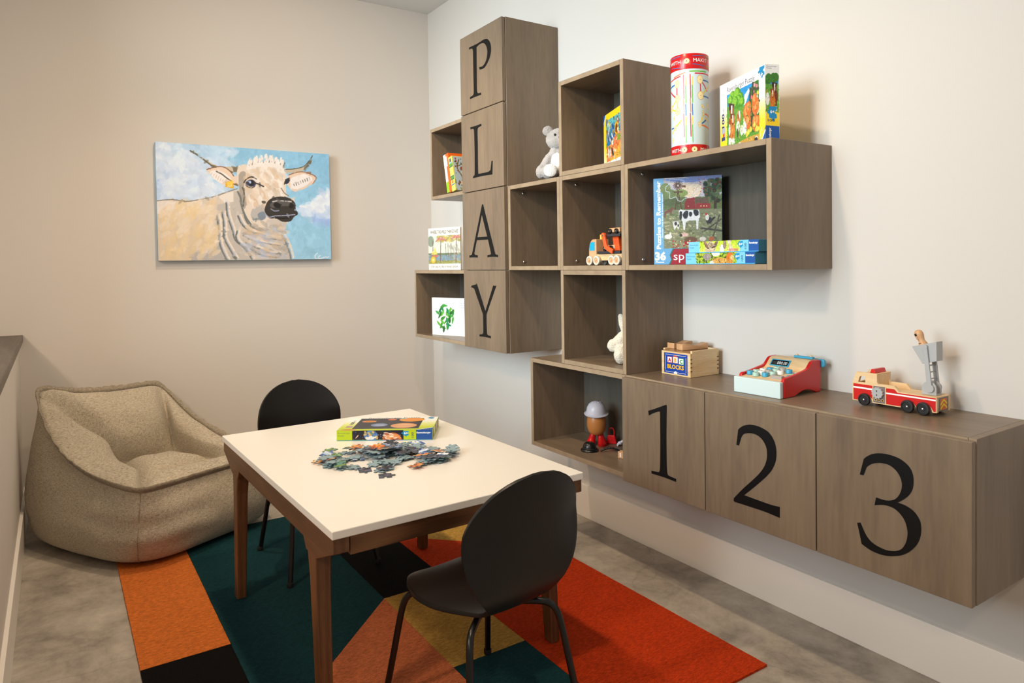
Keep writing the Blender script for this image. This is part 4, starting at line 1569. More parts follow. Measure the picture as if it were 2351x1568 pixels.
A.poly([(130, 1185), (150, 1175), (150, 1220), (130, 1228)], (200, 50, 40))
A.poly([(112, 1235), (158, 1220), (160, 1268), (112, 1282)], (50, 60, 110))
A.ell(142, 1400, 0.03, 0.06, (236, 236, 232)); A.ell(130, 1375, 0.012, 0.02, (40, 40, 40))
tmp, A.map = A.map, None
A.speck(0.165, 0.20, 0.855, 0.97, 2200, 0.0040, 22)
bx, by = tmp(758, 232)
A.poly(jig(bx, by, 0.052, A.h / A.w), (16, 136, 190))
A.map = tmp
A.mesh('front_print', hb, (0, 0, 0), *FRONT[1:], HBW, HBH)


def brand(par, org, U, V, u, v, h, w, m_=None, two=False):
    if two:
        lettering(par, 'Ravensburger', org, U, V, u, v, h, m_ or M_NAVY, w=w)
        lettering(par, 'Puzzle', org, U, V, u, v - h * 1.7, h, m_ or M_NAVY, w=w * 0.5)
    else:
        lettering(par, 'Ravensburger', org, U, V, u, v, h, m_ or M_NAVY, w=w * 0.64)
        lettering(par, 'Puzzle', org, U, V, u + w * 0.68, v, h, m_ or M_NAVY, w=w * 0.32)


O3 = (0, 0, 0)
UX, UZ = (1, 0, 0), (0, 0, 1)
brand(hb, O3, UX, UZ, 0.046, HBH - 0.033, 0.0165, 0.158)
lettering(hb, '6+', O3, UX, UZ, 0.2385, HBH - 0.033, 0.0145, M_WHITEINK, bold=0.03, anchor='c', w=0.021, eps=0.0008)
lettering(hb, '100', O3, (0, 0, 1), (-1, 0, 0), 0.086, -0.027, 0.0145, M_NAVY, bold=0.03, w=0.047, eps=0.0008)
lettering(hb, 'XXL', O3, (0, 0, 1), (-1, 0, 0), 0.137, -0.026, 0.009, mat('grey_ink', (120, 116, 120)), w=0.013, eps=0.0008)
lettering(hb, 'Ravensburger', O3, (0.30, 0, 0.954), (-0.954, 0, 0.30), 0.072, -0.2185, 0.006, M_WHITEINK, w=0.045, eps=0.0009)
A = Art(60, 220, (240, 238, 234))
A.map = homography([(822, 112), (1000, 120), (1015, 1315), (838, 1335)])
A.unit = 1 / 190
A.poly([(826, 298), (990, 294), (1003, 860), (838, 860)], (96, 160, 50))
A.poly([(826, 298), (990, 294), (992, 420), (828, 430)], (40, 140, 200))
for x, y, r in ((870, 340, 45), (930, 330, 45), (960, 320, 40), (850, 380, 30)):
    A.ell(x, y, r / 190, r / 190, (56, 120, 36))
A.map, tmp = None, A.map
A.dabs(160, 0.0, 0.30, 1, 0.62, 0.03, [(70, 140, 40), (140, 190, 60), (48, 100, 36), (180, 130, 60)], None, 2, 0.6)
A.map = tmp
horse(A, 945, 420, 150, (120, 52, 20), (48, 26, 16))
horse(A, 920, 520, 130, (206, 112, 34), (150, 70, 26))
A.ell(858, 660, 0.14, 0.3, (232, 230, 226))
A.poly([(838, 862), (1003, 862), (1008, 1075), (838, 1075)], (248, 208, 30))
A.poly([(838, 1075), (1008, 1072), (1015, 1315), (838, 1335)], (18, 82, 158))
bx, by = A.map(930, 862)
A.map = None
A.speck(0, .15, .95, .62, 260, 0.02, 22)
A.poly(jig(bx, by, 0.27, A.h / A.w), (16, 136, 190))
SO, SU = (HBW, 0, 0), (0, 1, 0)
A.mesh('side_print', hb, SO, SU, UZ, HBD, HBH)
brand(hb, SO, SU, UZ, 0.004, HBH - 0.0075, 0.0032, 0.034, None, True)
lettering(hb, '6+', SO, SU, UZ, 0.022, 0.085, 0.0095, M_WHITEINK, bold=0.03, anchor='c', eps=0.0008)
lettering(hb, '100', SO, SU, UZ, 0.007, 0.060, 0.0085, M_NAVY, eps=0.0008, w=0.023)
lettering(hb, 'Ravensburger', SO, (0, 0, 1), (0, -1, 0), -0.002, -0.017, 0.0075, M_WHITEINK, bold=0.02, w=0.044, eps=0.0008)

# ---------------- puzzle box stored upside down in the highest cube
ub = card_box('puzzle_box', 'yellow framed puzzle box with a colourful animal picture inside the highest cube', 0.262, 0.218, 0.037, (-0.1545, -1.8357, 4 * S + T + 0.0005), (0, 0, R(-113.7)), M_BLUECARD)
A = Art(230, 200, (246, 208, 30))
A.grad(0, 0.55, 0.13, 1, (246, 208, 30), (246, 242, 226))
A.rect(0.13, 0.87, 1, 1, (246, 242, 232))
A.rect(0.13, 0.12, 0.93, 0.87, (40, 110, 160))
A.grad(0.13, 0.12, 0.93, 0.5, (96, 176, 168), (40, 84, 160))
A.poly([(0.13, .87), (.13, .62), (.3, .58), (.45, .5), (.6, .42), (.93, .4), (.93, .87)], (228, 120, 70))
A.poly([(.3, .87), (.55, .7), (.93, .55), (.93, .87)], (244, 168, 60))
A.dabs(70, .14, .13, .92, .5, 0.02, [(40, 70, 140), (84, 160, 180), (220, 230, 230), (150, 80, 60), (30, 60, 90), (190, 170, 60), (60, 140, 110)], 1.2, 2.2, 0.8)
A.dabs(60, .14, .5, .92, .86, 0.016, [(236, 140, 80), (250, 190, 70), (214, 84, 50), (246, 214, 190), (120, 150, 50)], 0.8, 2.2, 0.7)
A.ell(.60, .35, .085, .10, (214, 150, 30)); A.ell(.60, .35, .055, .065, (120, 64, 26)); A.ell(.66, .38, .03, .03, (246, 230, 120))
A.ell(.26, .3, .025, .10, (190, 200, 204), 0.5); A.ell(.24, .44, .03, .08, (70, 80, 90), 0.4)
A.ell(.42, .55, .035, .05, (236, 236, 232)); A.ell(.4, .5, .03, .02, (50, 46, 50))
A.ell(.26, .64, .05, .035, (96, 118, 40)); A.ell(.7, .52, .08, .05, (140, 160, 50)); A.ell(.23, .72, .03, .08, (226, 220, 214)); A.ell(.3, .72, .02, .07, (226, 220, 214))
A.ell(.42, .74, .03, .09, (30, 60, 64), -0.5); A.ell(.47, .82, .02, .02, (240, 240, 240))
A.poly([(0, 0), (.12, 0), (0, .20)], (18, 82, 158))
A.line([(0, .16), (.1, .01)], 0.012, (200, 214, 232))
A.speck(.13, .12, .93, .87, 1300, 0.0065, 34)
A.mesh('front_print', ub, O3, UX, UZ, 0.262, 0.218)
lettering(ub, 'Ravensburger Puzzle', (0, 0, 0), (-1, 0, 0), (0, 0, -1), -0.235, -0.0165, 0.011, M_NAVY, w=0.16)

# ---------------- farm puzzle box leaning in the long box
RBW, RBH, RBD = 0.2385, 0.312, 0.030
rb = card_box('puzzle_box', 'large farmyard puzzle box with a sky blue spine strip', RBW, RBH, RBD, (-0.193, -2.146, 3 * S + T + 0.0005), (0, 0, R(-56.1)), mat('dark_blue_card', (52, 72, 130), 0.35))
A = Art(220, 288, (110, 170, 214))
A.map = homography([(367, 458), (1077, 420), (1086, 1340), (380, 1335)])
A.unit = 1 / 715
A.poly([(470, 452), (1077, 420), (1085, 1170), (480, 1172)], (94, 108, 64))
A.poly([(470, 452), (1077, 420), (1078, 640), (720, 650), (474, 620)], (186, 178, 186))
for p, c in (([(470, 470), (700, 455), (860, 480), (700, 500)], (110, 130, 190)), ([(620, 540), (860, 520), (830, 640), (700, 650)], (232, 206, 176)), ([(700, 430), (1077, 420), (1000, 470), (800, 470)], (120, 132, 184)), ([(520, 505), (760, 500), (640, 530)], (226, 200, 180))):
    A.poly(p, c, 0.9, smooth=3)
A.ell(490, 560, .08, .08, (120, 134, 84)); A.ell(640, 610, .12, .06, (132, 148, 84)); A.ell(530, 620, .10, .08, (110, 126, 78)); A.ell(560, 700, .13, .06, (84, 96, 58))
tmp = A.map
tree_c = [(52, 66, 44), (70, 88, 56), (90, 110, 70), (40, 50, 38)]
for k in range(90):
    q = A.rng.random(2)
    A.ell(900 + q[0] * 180, 470 + q[1] * 230, 0.03, 0.03, tree_c[k % 4], al=.9)
for k in range(40):
    q = A.rng.random(2)
    A.ell(840 + q[0] * 235, 450 + q[1] * 270, 0.007, 0.007, (170, 40, 44))
A.line([(1010, 700), (1000, 900), (1010, 1000)], .02, (60, 50, 42))
# windmill
for k in range(16):
    a = k / 16 * 2 * math.pi
    A.line([(622 + 14 * math.cos(a), 530 + 14 * math.sin(a)), (622 + 48 * math.cos(a), 530 + 44 * math.sin(a))], .006, (92, 64, 56))
A.ell(622, 530, .014, .014, (200, 190, 180)); A.poly([(660, 530), (702, 525), (700, 552), (665, 545)], (110, 76, 56))
A.line([(622, 580), (590, 790)], .007, (86, 56, 50)); A.line([(622, 580), (660, 770)], .007, (86, 56, 50)); A.line([(585, 598), (665, 595)], .01, (96, 66, 56))
for k in range(5): A.line([(612 - k * 6, 640 + k * 32), (640 + k * 6, 655 + k * 32)], .004, (86, 56, 50))
# barn
A.poly([(690, 710), (720, 655), (790, 650), (805, 770), (690, 772)], (136, 44, 48)); A.poly([(790, 655), (930, 660), (945, 712), (805, 712)], (98, 78, 66)); A.poly([(805, 712), (958, 715), (958, 765), (805, 770)], (146, 48, 52))
for x in (730, 860, 890, 918): A.ell(x, 742, .008, .009, (246, 220, 150))
A.poly([(475, 780), (1080, 770), (1084, 1172), (480, 1172)], (124, 126, 96))
A.map = None
A.dabs(420, .16, .42, .98, .90, .008, [(96, 108, 60), (150, 150, 120), (70, 76, 54), (170, 168, 140), (130, 150, 80), (200, 190, 150)], .3, 2.4, .65)
A.map = tmp
for k in range(4): A.line([(480, 820 + k * 14), (620, 812 + k * 14)], .003, (90, 120, 60))
A.poly([(480, 800), (520, 780), (560, 750), (585, 765), (560, 790), (550, 850), (540, 800), (500, 815), (495, 860), (483, 860)], (120, 74, 60))
# cow
A.poly([(630, 790), (650, 775), (700, 785), (840, 780), (850, 850), (835, 900), (830, 980), (815, 980), (810, 890), (740, 890), (705, 905), (695, 985), (680, 985), (670, 900), (640, 860)], (226, 224, 222))
for p in ([(700, 790), (730, 800), (720, 860), (690, 870), (670, 830)], [(780, 785), (830, 785), (835, 830), (800, 845)], [(640, 800), (665, 800), (660, 880), (640, 870)], [(740, 800), (770, 810), (760, 850), (738, 840)]): A.poly(p, (44, 46, 52), smooth=2)
A.poly([(570, 900), (630, 895), (640, 950), (625, 985), (610, 950), (590, 985), (575, 950)], (214, 212, 208)); A.ell(600, 920, .02, .03, (46, 46, 50)); A.ell(625, 940, .012, .02, (46, 46, 50))
A.ell(945, 890, .045, .05, (52, 50, 54)); A.ell(925, 860, .026, .045, (220, 214, 206)); A.ell(915, 826, .014, .016, (190, 40, 40)); A.line([(960, 900), (1000, 860)], .014, (46, 46, 50))
A.ell(525, 1052, .055, .036, (232, 228, 222)); A.line([(545, 1040), (545, 1015)], .012, (232, 228, 222))
A.ell(690, 1035, .06, .03, (206, 170, 160)); A.ell(655, 1040, .02, .02, (60, 52, 50))
A.ell(755, 1085, .09, .045, (104, 76, 58)); A.ell(745, 1120, .08, .03, (150, 36, 40))
for k in range(40):
    q = A.rng.random(2)
    A.ell(560 + q[0] * 260, 1095 + q[1] * 75, .010, .010, (168, 40, 44) if k % 3 else (226, 206, 160))
A.ell(880, 1080, .05, .03, (206, 196, 184)); A.ell(970, 1080, .04, .03, (176, 96, 60)); A.line([(870, 970), (1080, 1000)], .012, (66, 62, 56)); A.line([(900, 1000), (1070, 880)], .010, (72, 68, 60)); A.line([(990, 1050), (1050, 840)], .010, (80, 74, 66))
A.line([(530, 470), (640, 468), (690, 490), (650, 505)], .004, (206, 214, 226), .9, 3); A.line([(530, 475), (525, 520), (495, 545), (500, 590), (535, 600), (540, 665), (600, 645), (620, 680), (660, 690), (700, 660), (780, 650), (790, 605), (825, 590), (825, 555)], .0045, (214, 220, 230), .9, 3)
A.map, tmp = None, A.map
A.speck(.155, .0, 1, .82, 3600, 0.0034, 24)
A.map = tmp
# lower strip
A.poly([(382, 1172), (1085, 1170), (1086, 1340), (380, 1335)], (104, 166, 212))
A.poly([(570, 1175), (1085, 1170), (1086, 1340), (530, 1337), (555, 1290), (540, 1240)], (52, 104, 84)); A.poly([(582, 1178), (1085, 1173), (1086, 1340), (545, 1337), (566, 1290), (552, 1240)], (158, 30, 46))
A.map = None
A.mesh('front_print', rb, O3, UX, UZ, RBW, RBH, m=colour_print('glossy_print', 0.25))
lettering(rb, 'Puzzles to Remember', O3, (0, 0, 1), (-1, 0, 0), 0.056, -0.0245, 0.0150, M_WHITEINK, w=0.247, bold=0.035)
lettering(rb, 'Exercise Your Brain & Achieve Success', O3, (0, 0, 1), (-1, 0, 0), 0.098, -0.0335, 0.0052, M_WHITEINK, w=0.157, bold=0.01)
lettering(rb, '36', O3, UX, UZ, 0.003, 0.0165, 0.0285, M_WHITEINK, w=0.040, bold=0.05, eps=0.0006)
lettering(rb, 'Pieces', O3, UX, UZ, 0.006, 0.0060, 0.0062, M_WHITEINK, w=0.030, bold=0.03, eps=0.0006)
lettering(rb, 'spr', O3, UX, UZ, 0.070, 0.0155, 0.0300, M_WHITEINK, w=0.058, bold=0.0, eps=0.0006)

# ---------------- two flat puzzle boxes stacked in front of it


def flat_box(label, left, z, kind, rz=-90):
    w, d, h = 0.270, 0.190, 0.0365
    t = card_box('puzzle_box', label, w, h, d, (left[0], left[1], z), (0, 0, R(rz)), M_SKYCARD, 'flat sky blue puzzle boxes in the long box')
    A = Art(330, 46, (120, 198, 230))
    A.rect(0.17, 0, 0.75, 0.90, (150, 190, 50))
    if kind == 'kitten':
        A.grad(0.17, 0, 0.75, 0.9, (168, 200, 40), (206, 226, 90))
        A.ell(.33, .62, .075, .085, (196, 176, 146)); A.ell(.26, .25, .02, .05, (150, 116, 90), -.5); A.ell(.41, .3, .02, .05, (120, 96, 84), .6)
        for k in range(7): A.line([(.26 + k * .022, .15 + .05 * abs(k - 3)), (.275 + k * .02, .5)], .004, (70, 54, 44))
        A.ell(.30, .6, .018, .007, (40, 34, 30), .2); A.ell(.365, .55, .018, .007, (40, 34, 30), -.2); A.ell(.335, .86, .012, .01, (214, 150, 140))
        A.ell(.5, .75, .03, .06, (236, 232, 226)); A.ell(.54, .35, .025, .05, (150, 130, 110)); A.line([(.59, 0), (.65, .9)], .018, (226, 214, 190)); A.line([(.62, 0), (.60, .9)], .012, (206, 190, 160)); A.rect(.60, .68, .73, .9, (190, 90, 110), .6)
        A.dabs(40, .17, 0, .75, .9, .004, [(236, 226, 206), (90, 70, 56), (180, 210, 60)], None, 2.4, .5)
    else:
        A.dabs(200, .17, .03, .75, .88, .008, [(70, 100, 30), (140, 160, 40), (40, 60, 24), (196, 190, 70)], None, 2, .8)
        A.ell(.33, .35, .06, .04, (150, 140, 136)); A.line([(.31, .35), (.31, .7)], .006, (140, 130, 126)); A.line([(.36, .35), (.36, .7)], .006, (140, 130, 126))
        A.ell(.46, .1, .06, .03, (246, 240, 210))
        A.ell(.52, .72, .12, .04, (206, 156, 80))
        A.dabs(60, .42, .52, .62, .9, .004, [(70, 46, 26), (230, 180, 100)], None, 1.2, .9)
        A.ell(.66, .42, .05, .06, (206, 110, 36)); A.ell(.69, .45, .025, .03, (236, 190, 130)); A.ell(.66, .78, .04, .03, (196, 130, 60)); A.ell(.4, .84, .03, .02, (220, 216, 210))
    A.speck(.17, 0, .75, .9, 700, 0.0032, 26)
    A.rect(.75, 0, .87, .92, (120, 198, 230))
    A.rect(.87, 0, 1, .92, (24, 84, 160))
    A.poly(jig(.765, .32, .030, A.h / A.w), (16, 136, 190))
    A.rect(0, .93, 1, 1, (70, 160, 210))
    A.mesh('front_print', t, O3, UX, UZ, w, h)
    brand(t, O3, UX, UZ, 0.005, 0.024, 0.0052, 0.036, mat('blue_ink', (52, 110, 160)), True)
    lettering(t, '6+', O3, UX, UZ, .206, .0200, .0085, M_WHITEINK, anchor='c', bold=.03, eps=.0007)
    lettering(t, '100', O3, (0, 0, 1), (-1, 0, 0), .0085, -.2275, .0075, M_NAVY, w=.018, eps=.0007)
    lettering(t, 'Ravensburger', O3, UX, UZ, .2375, .024, .0062, M_WHITEINK, bold=.025, w=.0305, eps=.0007)
    return t


flat_box('lower of two flat puzzle boxes, with a leopard on its edge', (-0.276, -2.372), 3 * S + T + 0.0005, 'leopard')
flat_box('upper of two flat puzzle boxes, with a sleeping kitten on its edge', (-0.270, -2.380), 3 * S + T + 0.0375, 'kitten')

# ---------------- books


def book(name, label, w, h, d, loc, rot, cover, group=None, spine_left=True):
    """front cover faces local -y, spine on the local left"""
    t = thing(name, label, 'book', loc, rot, group)
    c = 0.0022
    B().box(c * 1.5, w - c, c, d - c, c, h - c).build('pages', M_PAGES, t)
    b = B().box(0, w, 0, c, 0, h).box(0, w, d - c, d, 0, h).box(0, c, c, d - c, 0, h)
    b.build('cover', cover, t, bevel=0.0005, seg=1)
    return t


wb = book('picture_book', 'white bordered picture book with palm trees, left of the A door', 0.255, 0.232, 0.012, (-0.262, -0.472, 3 * S + 0.0005), (0, 0, R(-75)), mat('cream_cover', (240, 234, 224), 0.45))
A = Art(160, 100, (206, 214, 196))
A.grad(0, 0, 1, .7, (196, 206, 196), (214, 216, 196))
A.dabs(90, .3, 0, 1, .22, .02, [(196, 176, 96), (176, 160, 90), (150, 140, 90)], .2, 2, .7)
A.ell(.08, .2, .10, .12, (120, 130, 112), al=.8)
A.rect(0, .62, 1, .70, (110, 122, 96)); A.rect(0, .7, 1, .88, (120, 144, 160)); A.rect(0, .88, 1, 1, (150, 148, 84))
A.dabs(120, 0, .62, 1, 1, .008, [(90, 104, 80), (150, 160, 150), (130, 130, 80), (160, 176, 190)], 0, 3, .6)
A.line([(.15, .2), (.14, .7)], .008, (98, 76, 70)); A.line([(.40, .2), (.38, .95)], .010, (120, 96, 88)); A.line([(.88, .12), (.86, .95)], .010, (116, 92, 86)); A.line([(.55, .3), (.56, .75)], .006, (96, 80, 74)); A.line([(.62, .3), (.63, .75)], .006, (106, 84, 76)); A.line([(.72, .3), (.71, .8)], .007, (96, 80, 74))
for cx, cy, s_ in ((.40, .16, .16), (.89, .1, .16)):
    for k in range(7):
        a = -math.pi + k * math.pi / 6
        A.line([(cx, cy), (cx + s_ * .6 * math.cos(a), cy + s_ * .5 * math.sin(a)), (cx + s_ * math.cos(a), cy + s_ * (.55 * math.sin(a) + .35))], .012, (206, 140, 128) if k % 2 else (176, 112, 104), 1, 3)
A.poly([(.16, .68), (.20, .38), (.28, .66)], (232, 196, 96)); A.poly([(.15, .68), (.18, .45), (.10, .66)], (226, 190, 90)); A.poly([(.08, .70), (.32, .69), (.28, .76), (.12, .76)], (196, 110, 96))
A.dabs(40, .66, .35, .98, .9, .02, [(150, 144, 130), (168, 160, 146), (130, 128, 116), (176, 170, 150)], 1.2, 1.8, .5)
A.speck(0, 0, 1, 1, 900, 0.0045, 13)
A.ell(.15, .86, .085, .085, (176, 146, 44)); A.ell(.15, .86, .07, .07, (206, 178, 74)); A.ell(.15, .86, .03, .03, (236, 218, 140))
A.mesh('cover_print', wb, (0, 0, 0.034), UX, UZ, 0.255, 0.156)
lettering(wb, 'WHERE THE WILD THINGS ARE', O3, UX, UZ, 0.1275, 0.2005, 0.0190, mat('brown_ink', (84, 74, 66), .6), w=0.222, bold=.012, anchor='c')
lettering(wb, 'STORY AND PICTURES BY MAURICE SENDAK', O3, UX, UZ, 0.1275, 0.0115, 0.0125, mat('brown_ink', (84, 74, 66), .6), w=0.216, anchor='c')

cb_ = book('picture_book', 'white picture book with scattered green leaves inside the box beside the Y door', 0.285, 0.208, 0.012, (-0.2547, -0.4871, 2 * S + T + 0.0005), (0, 0, R(-69.8)), mat('white_cover', (240, 238, 236), 0.4))
A = Art(190, 138, (240, 238, 236))
GREENS = ((40, 124, 44), (70, 160, 56), (24, 88, 40), (104, 180, 60), (30, 140, 90))
lr = random.Random(4)
for k in range(34):        # scattered pointed leaves filling a loose round patch
    a, rr_ = lr.random() * 6.283, math.sqrt(lr.random())
    cx, cy = .36 + .23 * rr_ * math.cos(a), .52 + .32 * rr_ * math.sin(a)
    t_ = lr.random() * 6.283
    L2, W2 = .075, .026
    dx_, dy_ = math.cos(t_), math.sin(t_)
    e = lambda p, q: (cx + (dx_ * p - dy_ * q), cy + (dy_ * p + dx_ * q) * 1.37)
    A.poly([e(-L2, 0), e(-.02, W2), e(L2, 0), e(-.02, -W2)], GREENS[k % 5], smooth=5)
    A.line([e(-L2, 0), e(L2 * .8, 0)], .0032, GREENS[(k + 3) % 5])
A.mesh('cover_print', cb_, O3, UX, UZ, 0.285, 0.208)
gi = mat('pale_grey_ink', (190, 188, 190), .6)
for k, w_ in enumerate(('THE VERY', 'HUNGRY', 'CATERPILLAR', 'by')):
    lettering(cb_, w_, O3, UX, UZ, 0.228, 0.176 - k * 0.0125, 0.0085, gi, anchor='c')

# books leaning in the upper left cube
M_LIMEB = mat('lime_cover', (142, 190, 20), 0.4)
M_ORB = mat('orange_cover', (232, 100, 30), 0.4)
M_YEB = mat('pale_yellow_cover', (230, 228, 100), 0.4)
zb = 4 * S + T + 0.0008


def lean_book(label, y, th, h, cover):
    """spine towards the room, top tilted to the corner"""
    t = thing('picture_book', label, 'book', (-0.282, y, zb + 0.0001 + 0.21 * th), (R(-12.0), 0, 0), 'leaning picture books')
    c = 0.002
    B().box(c, 0.182, -th + c, -c, c, h - c).build('pages', M_PAGES, t)
    B().box(0, 0.185, -th, -th + c, 0, h).box(0, 0.185, -c, 0, 0, h).box(0, c, -th + c, -c, 0, h).build('cover', cover, t, bevel=0.0006, seg=1)
    return t


def spine_patch(t, th, z0, z1, m_, name='spine_print', inset=0.0):
    B().box(-0.0006, 0.0002, -th + inset, -inset, z0, z1).build(name, m_, t)


k1 = lean_book('white and lime green spined book, leftmost of the leaning books', -0.742, 0.024, 0.207, mat('pinkish_white_cover', (238, 226, 218), .45))
spine_patch(k1, 0.024, 0.0, 0.058, M_LIMEB)
k2 = lean_book('orange picture book, in the middle of the leaning books', -0.7668, 0.028, 0.210, M_ORB)
spine_patch(k2, 0.012, 0.142, 0.196, M_WHITEINK)
k3 = lean_book('yellow spined bird book, rightmost of the leaning books', -0.7957, 0.034, 0.186, M_YEB)
for z0, z1, m_ in ((.150, .155, M_SKYCARD), (.132, .148, mat('leaf_green_ink', (84, 150, 60))), (.129, .132, M_NAVY), (.078, .082, M_NAVY), (.066, .078, mat('leaf_green_ink', (84, 150, 60))), (.061, .065, M_NAVY), (.036, .039, M_SKYCARD), (.033, .036, M_NAVY)):
    spine_patch(k3, 0.034, z0, z1, m_)
spine_patch(k3, 0.034, .158, .176, mat('plum_ink', (84, 70, 120)), inset=.009)
spine_patch(k3, 0.034, .042, .058, mat('rust_ink', (196, 110, 60)), inset=.010)
for q in range(4):
    spine_patch(k3, 0.034, .090 + q * .008, .0925 + q * .008, mat('grey_green_ink', (170, 170, 110)), inset=.010)
A = Art(100, 108, (176, 190, 196))
A.line([(.2, .1), (.12, .35), (.25, .6), (.2, .85)], .018, (120, 96, 40), 1, 4); A.line([(.12, .3), (.4, .2), (.7, .25)], .012, (110, 90, 44), 1, 4); A.line([(.25, .6), (.5, .45), (.8, .5)], .012, (110, 90, 44), 1, 4)
A.dabs(60, .05, .05, .9, .5, .016, [(90, 100, 50), (150, 40, 40), (70, 84, 44)], None, 1.6, .9)
A.ell(.3, .36, .09, .07, (150, 86, 60)); A.ell(.62, .62, .10, .05, (196, 40, 44), .6); A.ell(.75, .4, .08, .05, (50, 90, 100))
A.ell(.25, .78, .08, .06, (244, 206, 160)); A.ell(.3, .92, .1, .06, (240, 150, 90)); A.ell(.7, .9, .14, .08, (120, 120, 40)); A.dabs(50, 0, .7, 1, 1, .02, [(110, 116, 50), (150, 150, 70), (90, 60, 40)], 1.3, 2, .8)
A.mesh('cover_print', k3, (0.006, -0.034, 0), (1, 0, 0), (0, 0, 1), 0.178, 0.184, 0.0005)

# ---------------- space puzzle box on the table
TZ = TH + 0.0005
SBW, SBD, SBH = 0.337, 0.208, 0.035
sang = math.atan2(-0.188, 0.2805)
sp = thing('puzzle_box', 'lime green space puzzle box lying behind the loose pieces', 'puzzle box', (-1.2145, -1.6129, TZ), (0, 0, sang))
B().prism([(0, 0), (SBW, 0), (SBW, SBH), (0, SBH)], 0, SBD, 'y').build('box_lid', M_LIMECARD, sp, bevel=0.001, seg=1)
B().prism([(-0.004, 0.0), (0.0, 0.004), (0.0, SBH - 0.004), (-0.001, SBH - 0.004)], 0.012, 0.07, 'y').build('torn_flap', M_PAPER, sp)


def planet(A, x, y, rx, ry, c1, c2, ang=0):
    A.ell(x, y, rx, ry, c1, ang)
    for k in range(5):
        A.ell(x + rx * .1, y + ry * (-.6 + .3 * k) * A.w / A.h, rx * (.8 - .12 * abs(k - 2)), ry * .10, c2 if k % 2 else c1, ang, .8)


A = Art(280, 172, (246, 244, 236))
A.grad(0, .3, 1, .85, (246, 244, 236), (196, 208, 30)); A.rect(0, .85, 1, 1, (184, 204, 20))
A.rect(.145, .10, .845, .88, (30, 28, 40))
A.dabs(120, .15, .12, .84, .86, .002, [(230, 230, 240), (150, 160, 200), (60, 60, 90)], None, 1, .9)
planet(A, .26, .33, .08, .045, (206, 128, 60), (160, 84, 40)); planet(A, .40, .60, .09, .075, (110, 130, 170), (230, 226, 220)); planet(A, .67, .66, .14, .11, (214, 150, 100), (246, 214, 176)); planet(A, .72, .22, .14, .09, (232, 150, 50), (196, 96, 30)); planet(A, .50, .20, .05, .035, (200, 96, 40), (230, 150, 90)); planet(A, .62, .14, .04, .02, (100, 150, 150), (150, 190, 190))
planet(A, .12, .93, .08, .035, (206, 150, 50), (150, 96, 30))
A.poly([(1, .80), (1, 1), (.82, 1)], (28, 80, 152)); A.line([(.84, .97), (.99, .83)], .006, (226, 234, 244))
A.rect(.06, .66, .13, .78, (150, 150, 176)); A.rect(.065, .70, .12, .74, (220, 120, 60))
A.poly(jig(.93, .09, .030, A.h / A.w), (16, 136, 190))
A.mesh('top_print', sp, (0, 0, SBH), (1, 0, 0), (0, 1, 0), SBW, SBD)
brand(sp, (0, 0, SBH), (1, 0, 0), (0, 1, 0), 0.075, SBD - 0.0175, 0.0125, 0.195)
lettering(sp, '100', (0, 0, SBH), (0, 1, 0), (-1, 0, 0), .088, -.037, .013, M_NAVY, bold=.02, w=.045, eps=.0007)
lettering(sp, 'XXL', (0, 0, SBH), (0, 1, 0), (-1, 0, 0), .138, -.036, .008, mat('grey_ink', (120, 116, 120)), w=.018, eps=.0007)
A = Art(330, 46, (184, 204, 20))
A.rect(.165, 0, .70, .92, (26, 24, 38))
A.dabs(90, .17, 0, .70, .9, .0025, [(230, 230, 240), (120, 130, 180), (70, 60, 100)], None, 1, .9)
A.ell(.36, .52, .072, .072, (90, 130, 190)); A.dabs(26, .30, .15, .42, .9, .012, [(240, 236, 230), (210, 170, 110), (60, 100, 170), (90, 130, 80)], None, 1.6, .9)
A.ell(.58, .95, .10, .10, (200, 110, 60)); A.dabs(26, .51, .3, .65, .9, .012, [(246, 226, 206), (226, 150, 90), (160, 70, 40)], .1, 2.2, .8)
A.ell(.215, .6, .03, .006, (220, 180, 150), -1)
A.rect(.83, 0, 1, .94, (28, 80, 152)); A.rect(0, .95, 1, 1, (60, 150, 196))
A.poly(jig(.725, .30, .030, A.h / A.w), (16, 136, 190))
A.mesh('front_print', sp, O3, UX, UZ, SBW, SBH)
brand(sp, O3, UX, UZ, .005, .0245, .0055, .043, mat('olive_ink', (96, 130, 90)), True)
lettering(sp, '6+', O3, UX, UZ, .2445, .0205, .009, M_WHITEINK, anchor='c', bold=.03, eps=.0007)
lettering(sp, '100', O3, (0, 0, 1), (-1, 0, 0), .0075, -.272, .0085, M_NAVY, w=.020, eps=.0007)
lettering(sp, 'Ravensburger', O3, UX, UZ, .282, .0235, .0062, M_WHITEINK, bold=.025, w=.050, eps=.0007)
A = Art(80, 30, (184, 204, 20))
for x, c in ((.08, (30, 40, 60)), (.3, (230, 226, 210)), (.45, (60, 70, 90)), (.6, (200, 196, 180)), (.74, (150, 60, 50))):
    A.rect(x, .15, x + .12, .85, c)
A.mesh('side_print', sp, (SBW, 0, 0), (0, 1, 0), (0, 0, 1), SBD, SBH)

# ---------------- loose jigsaw pieces
PS = 0.0375


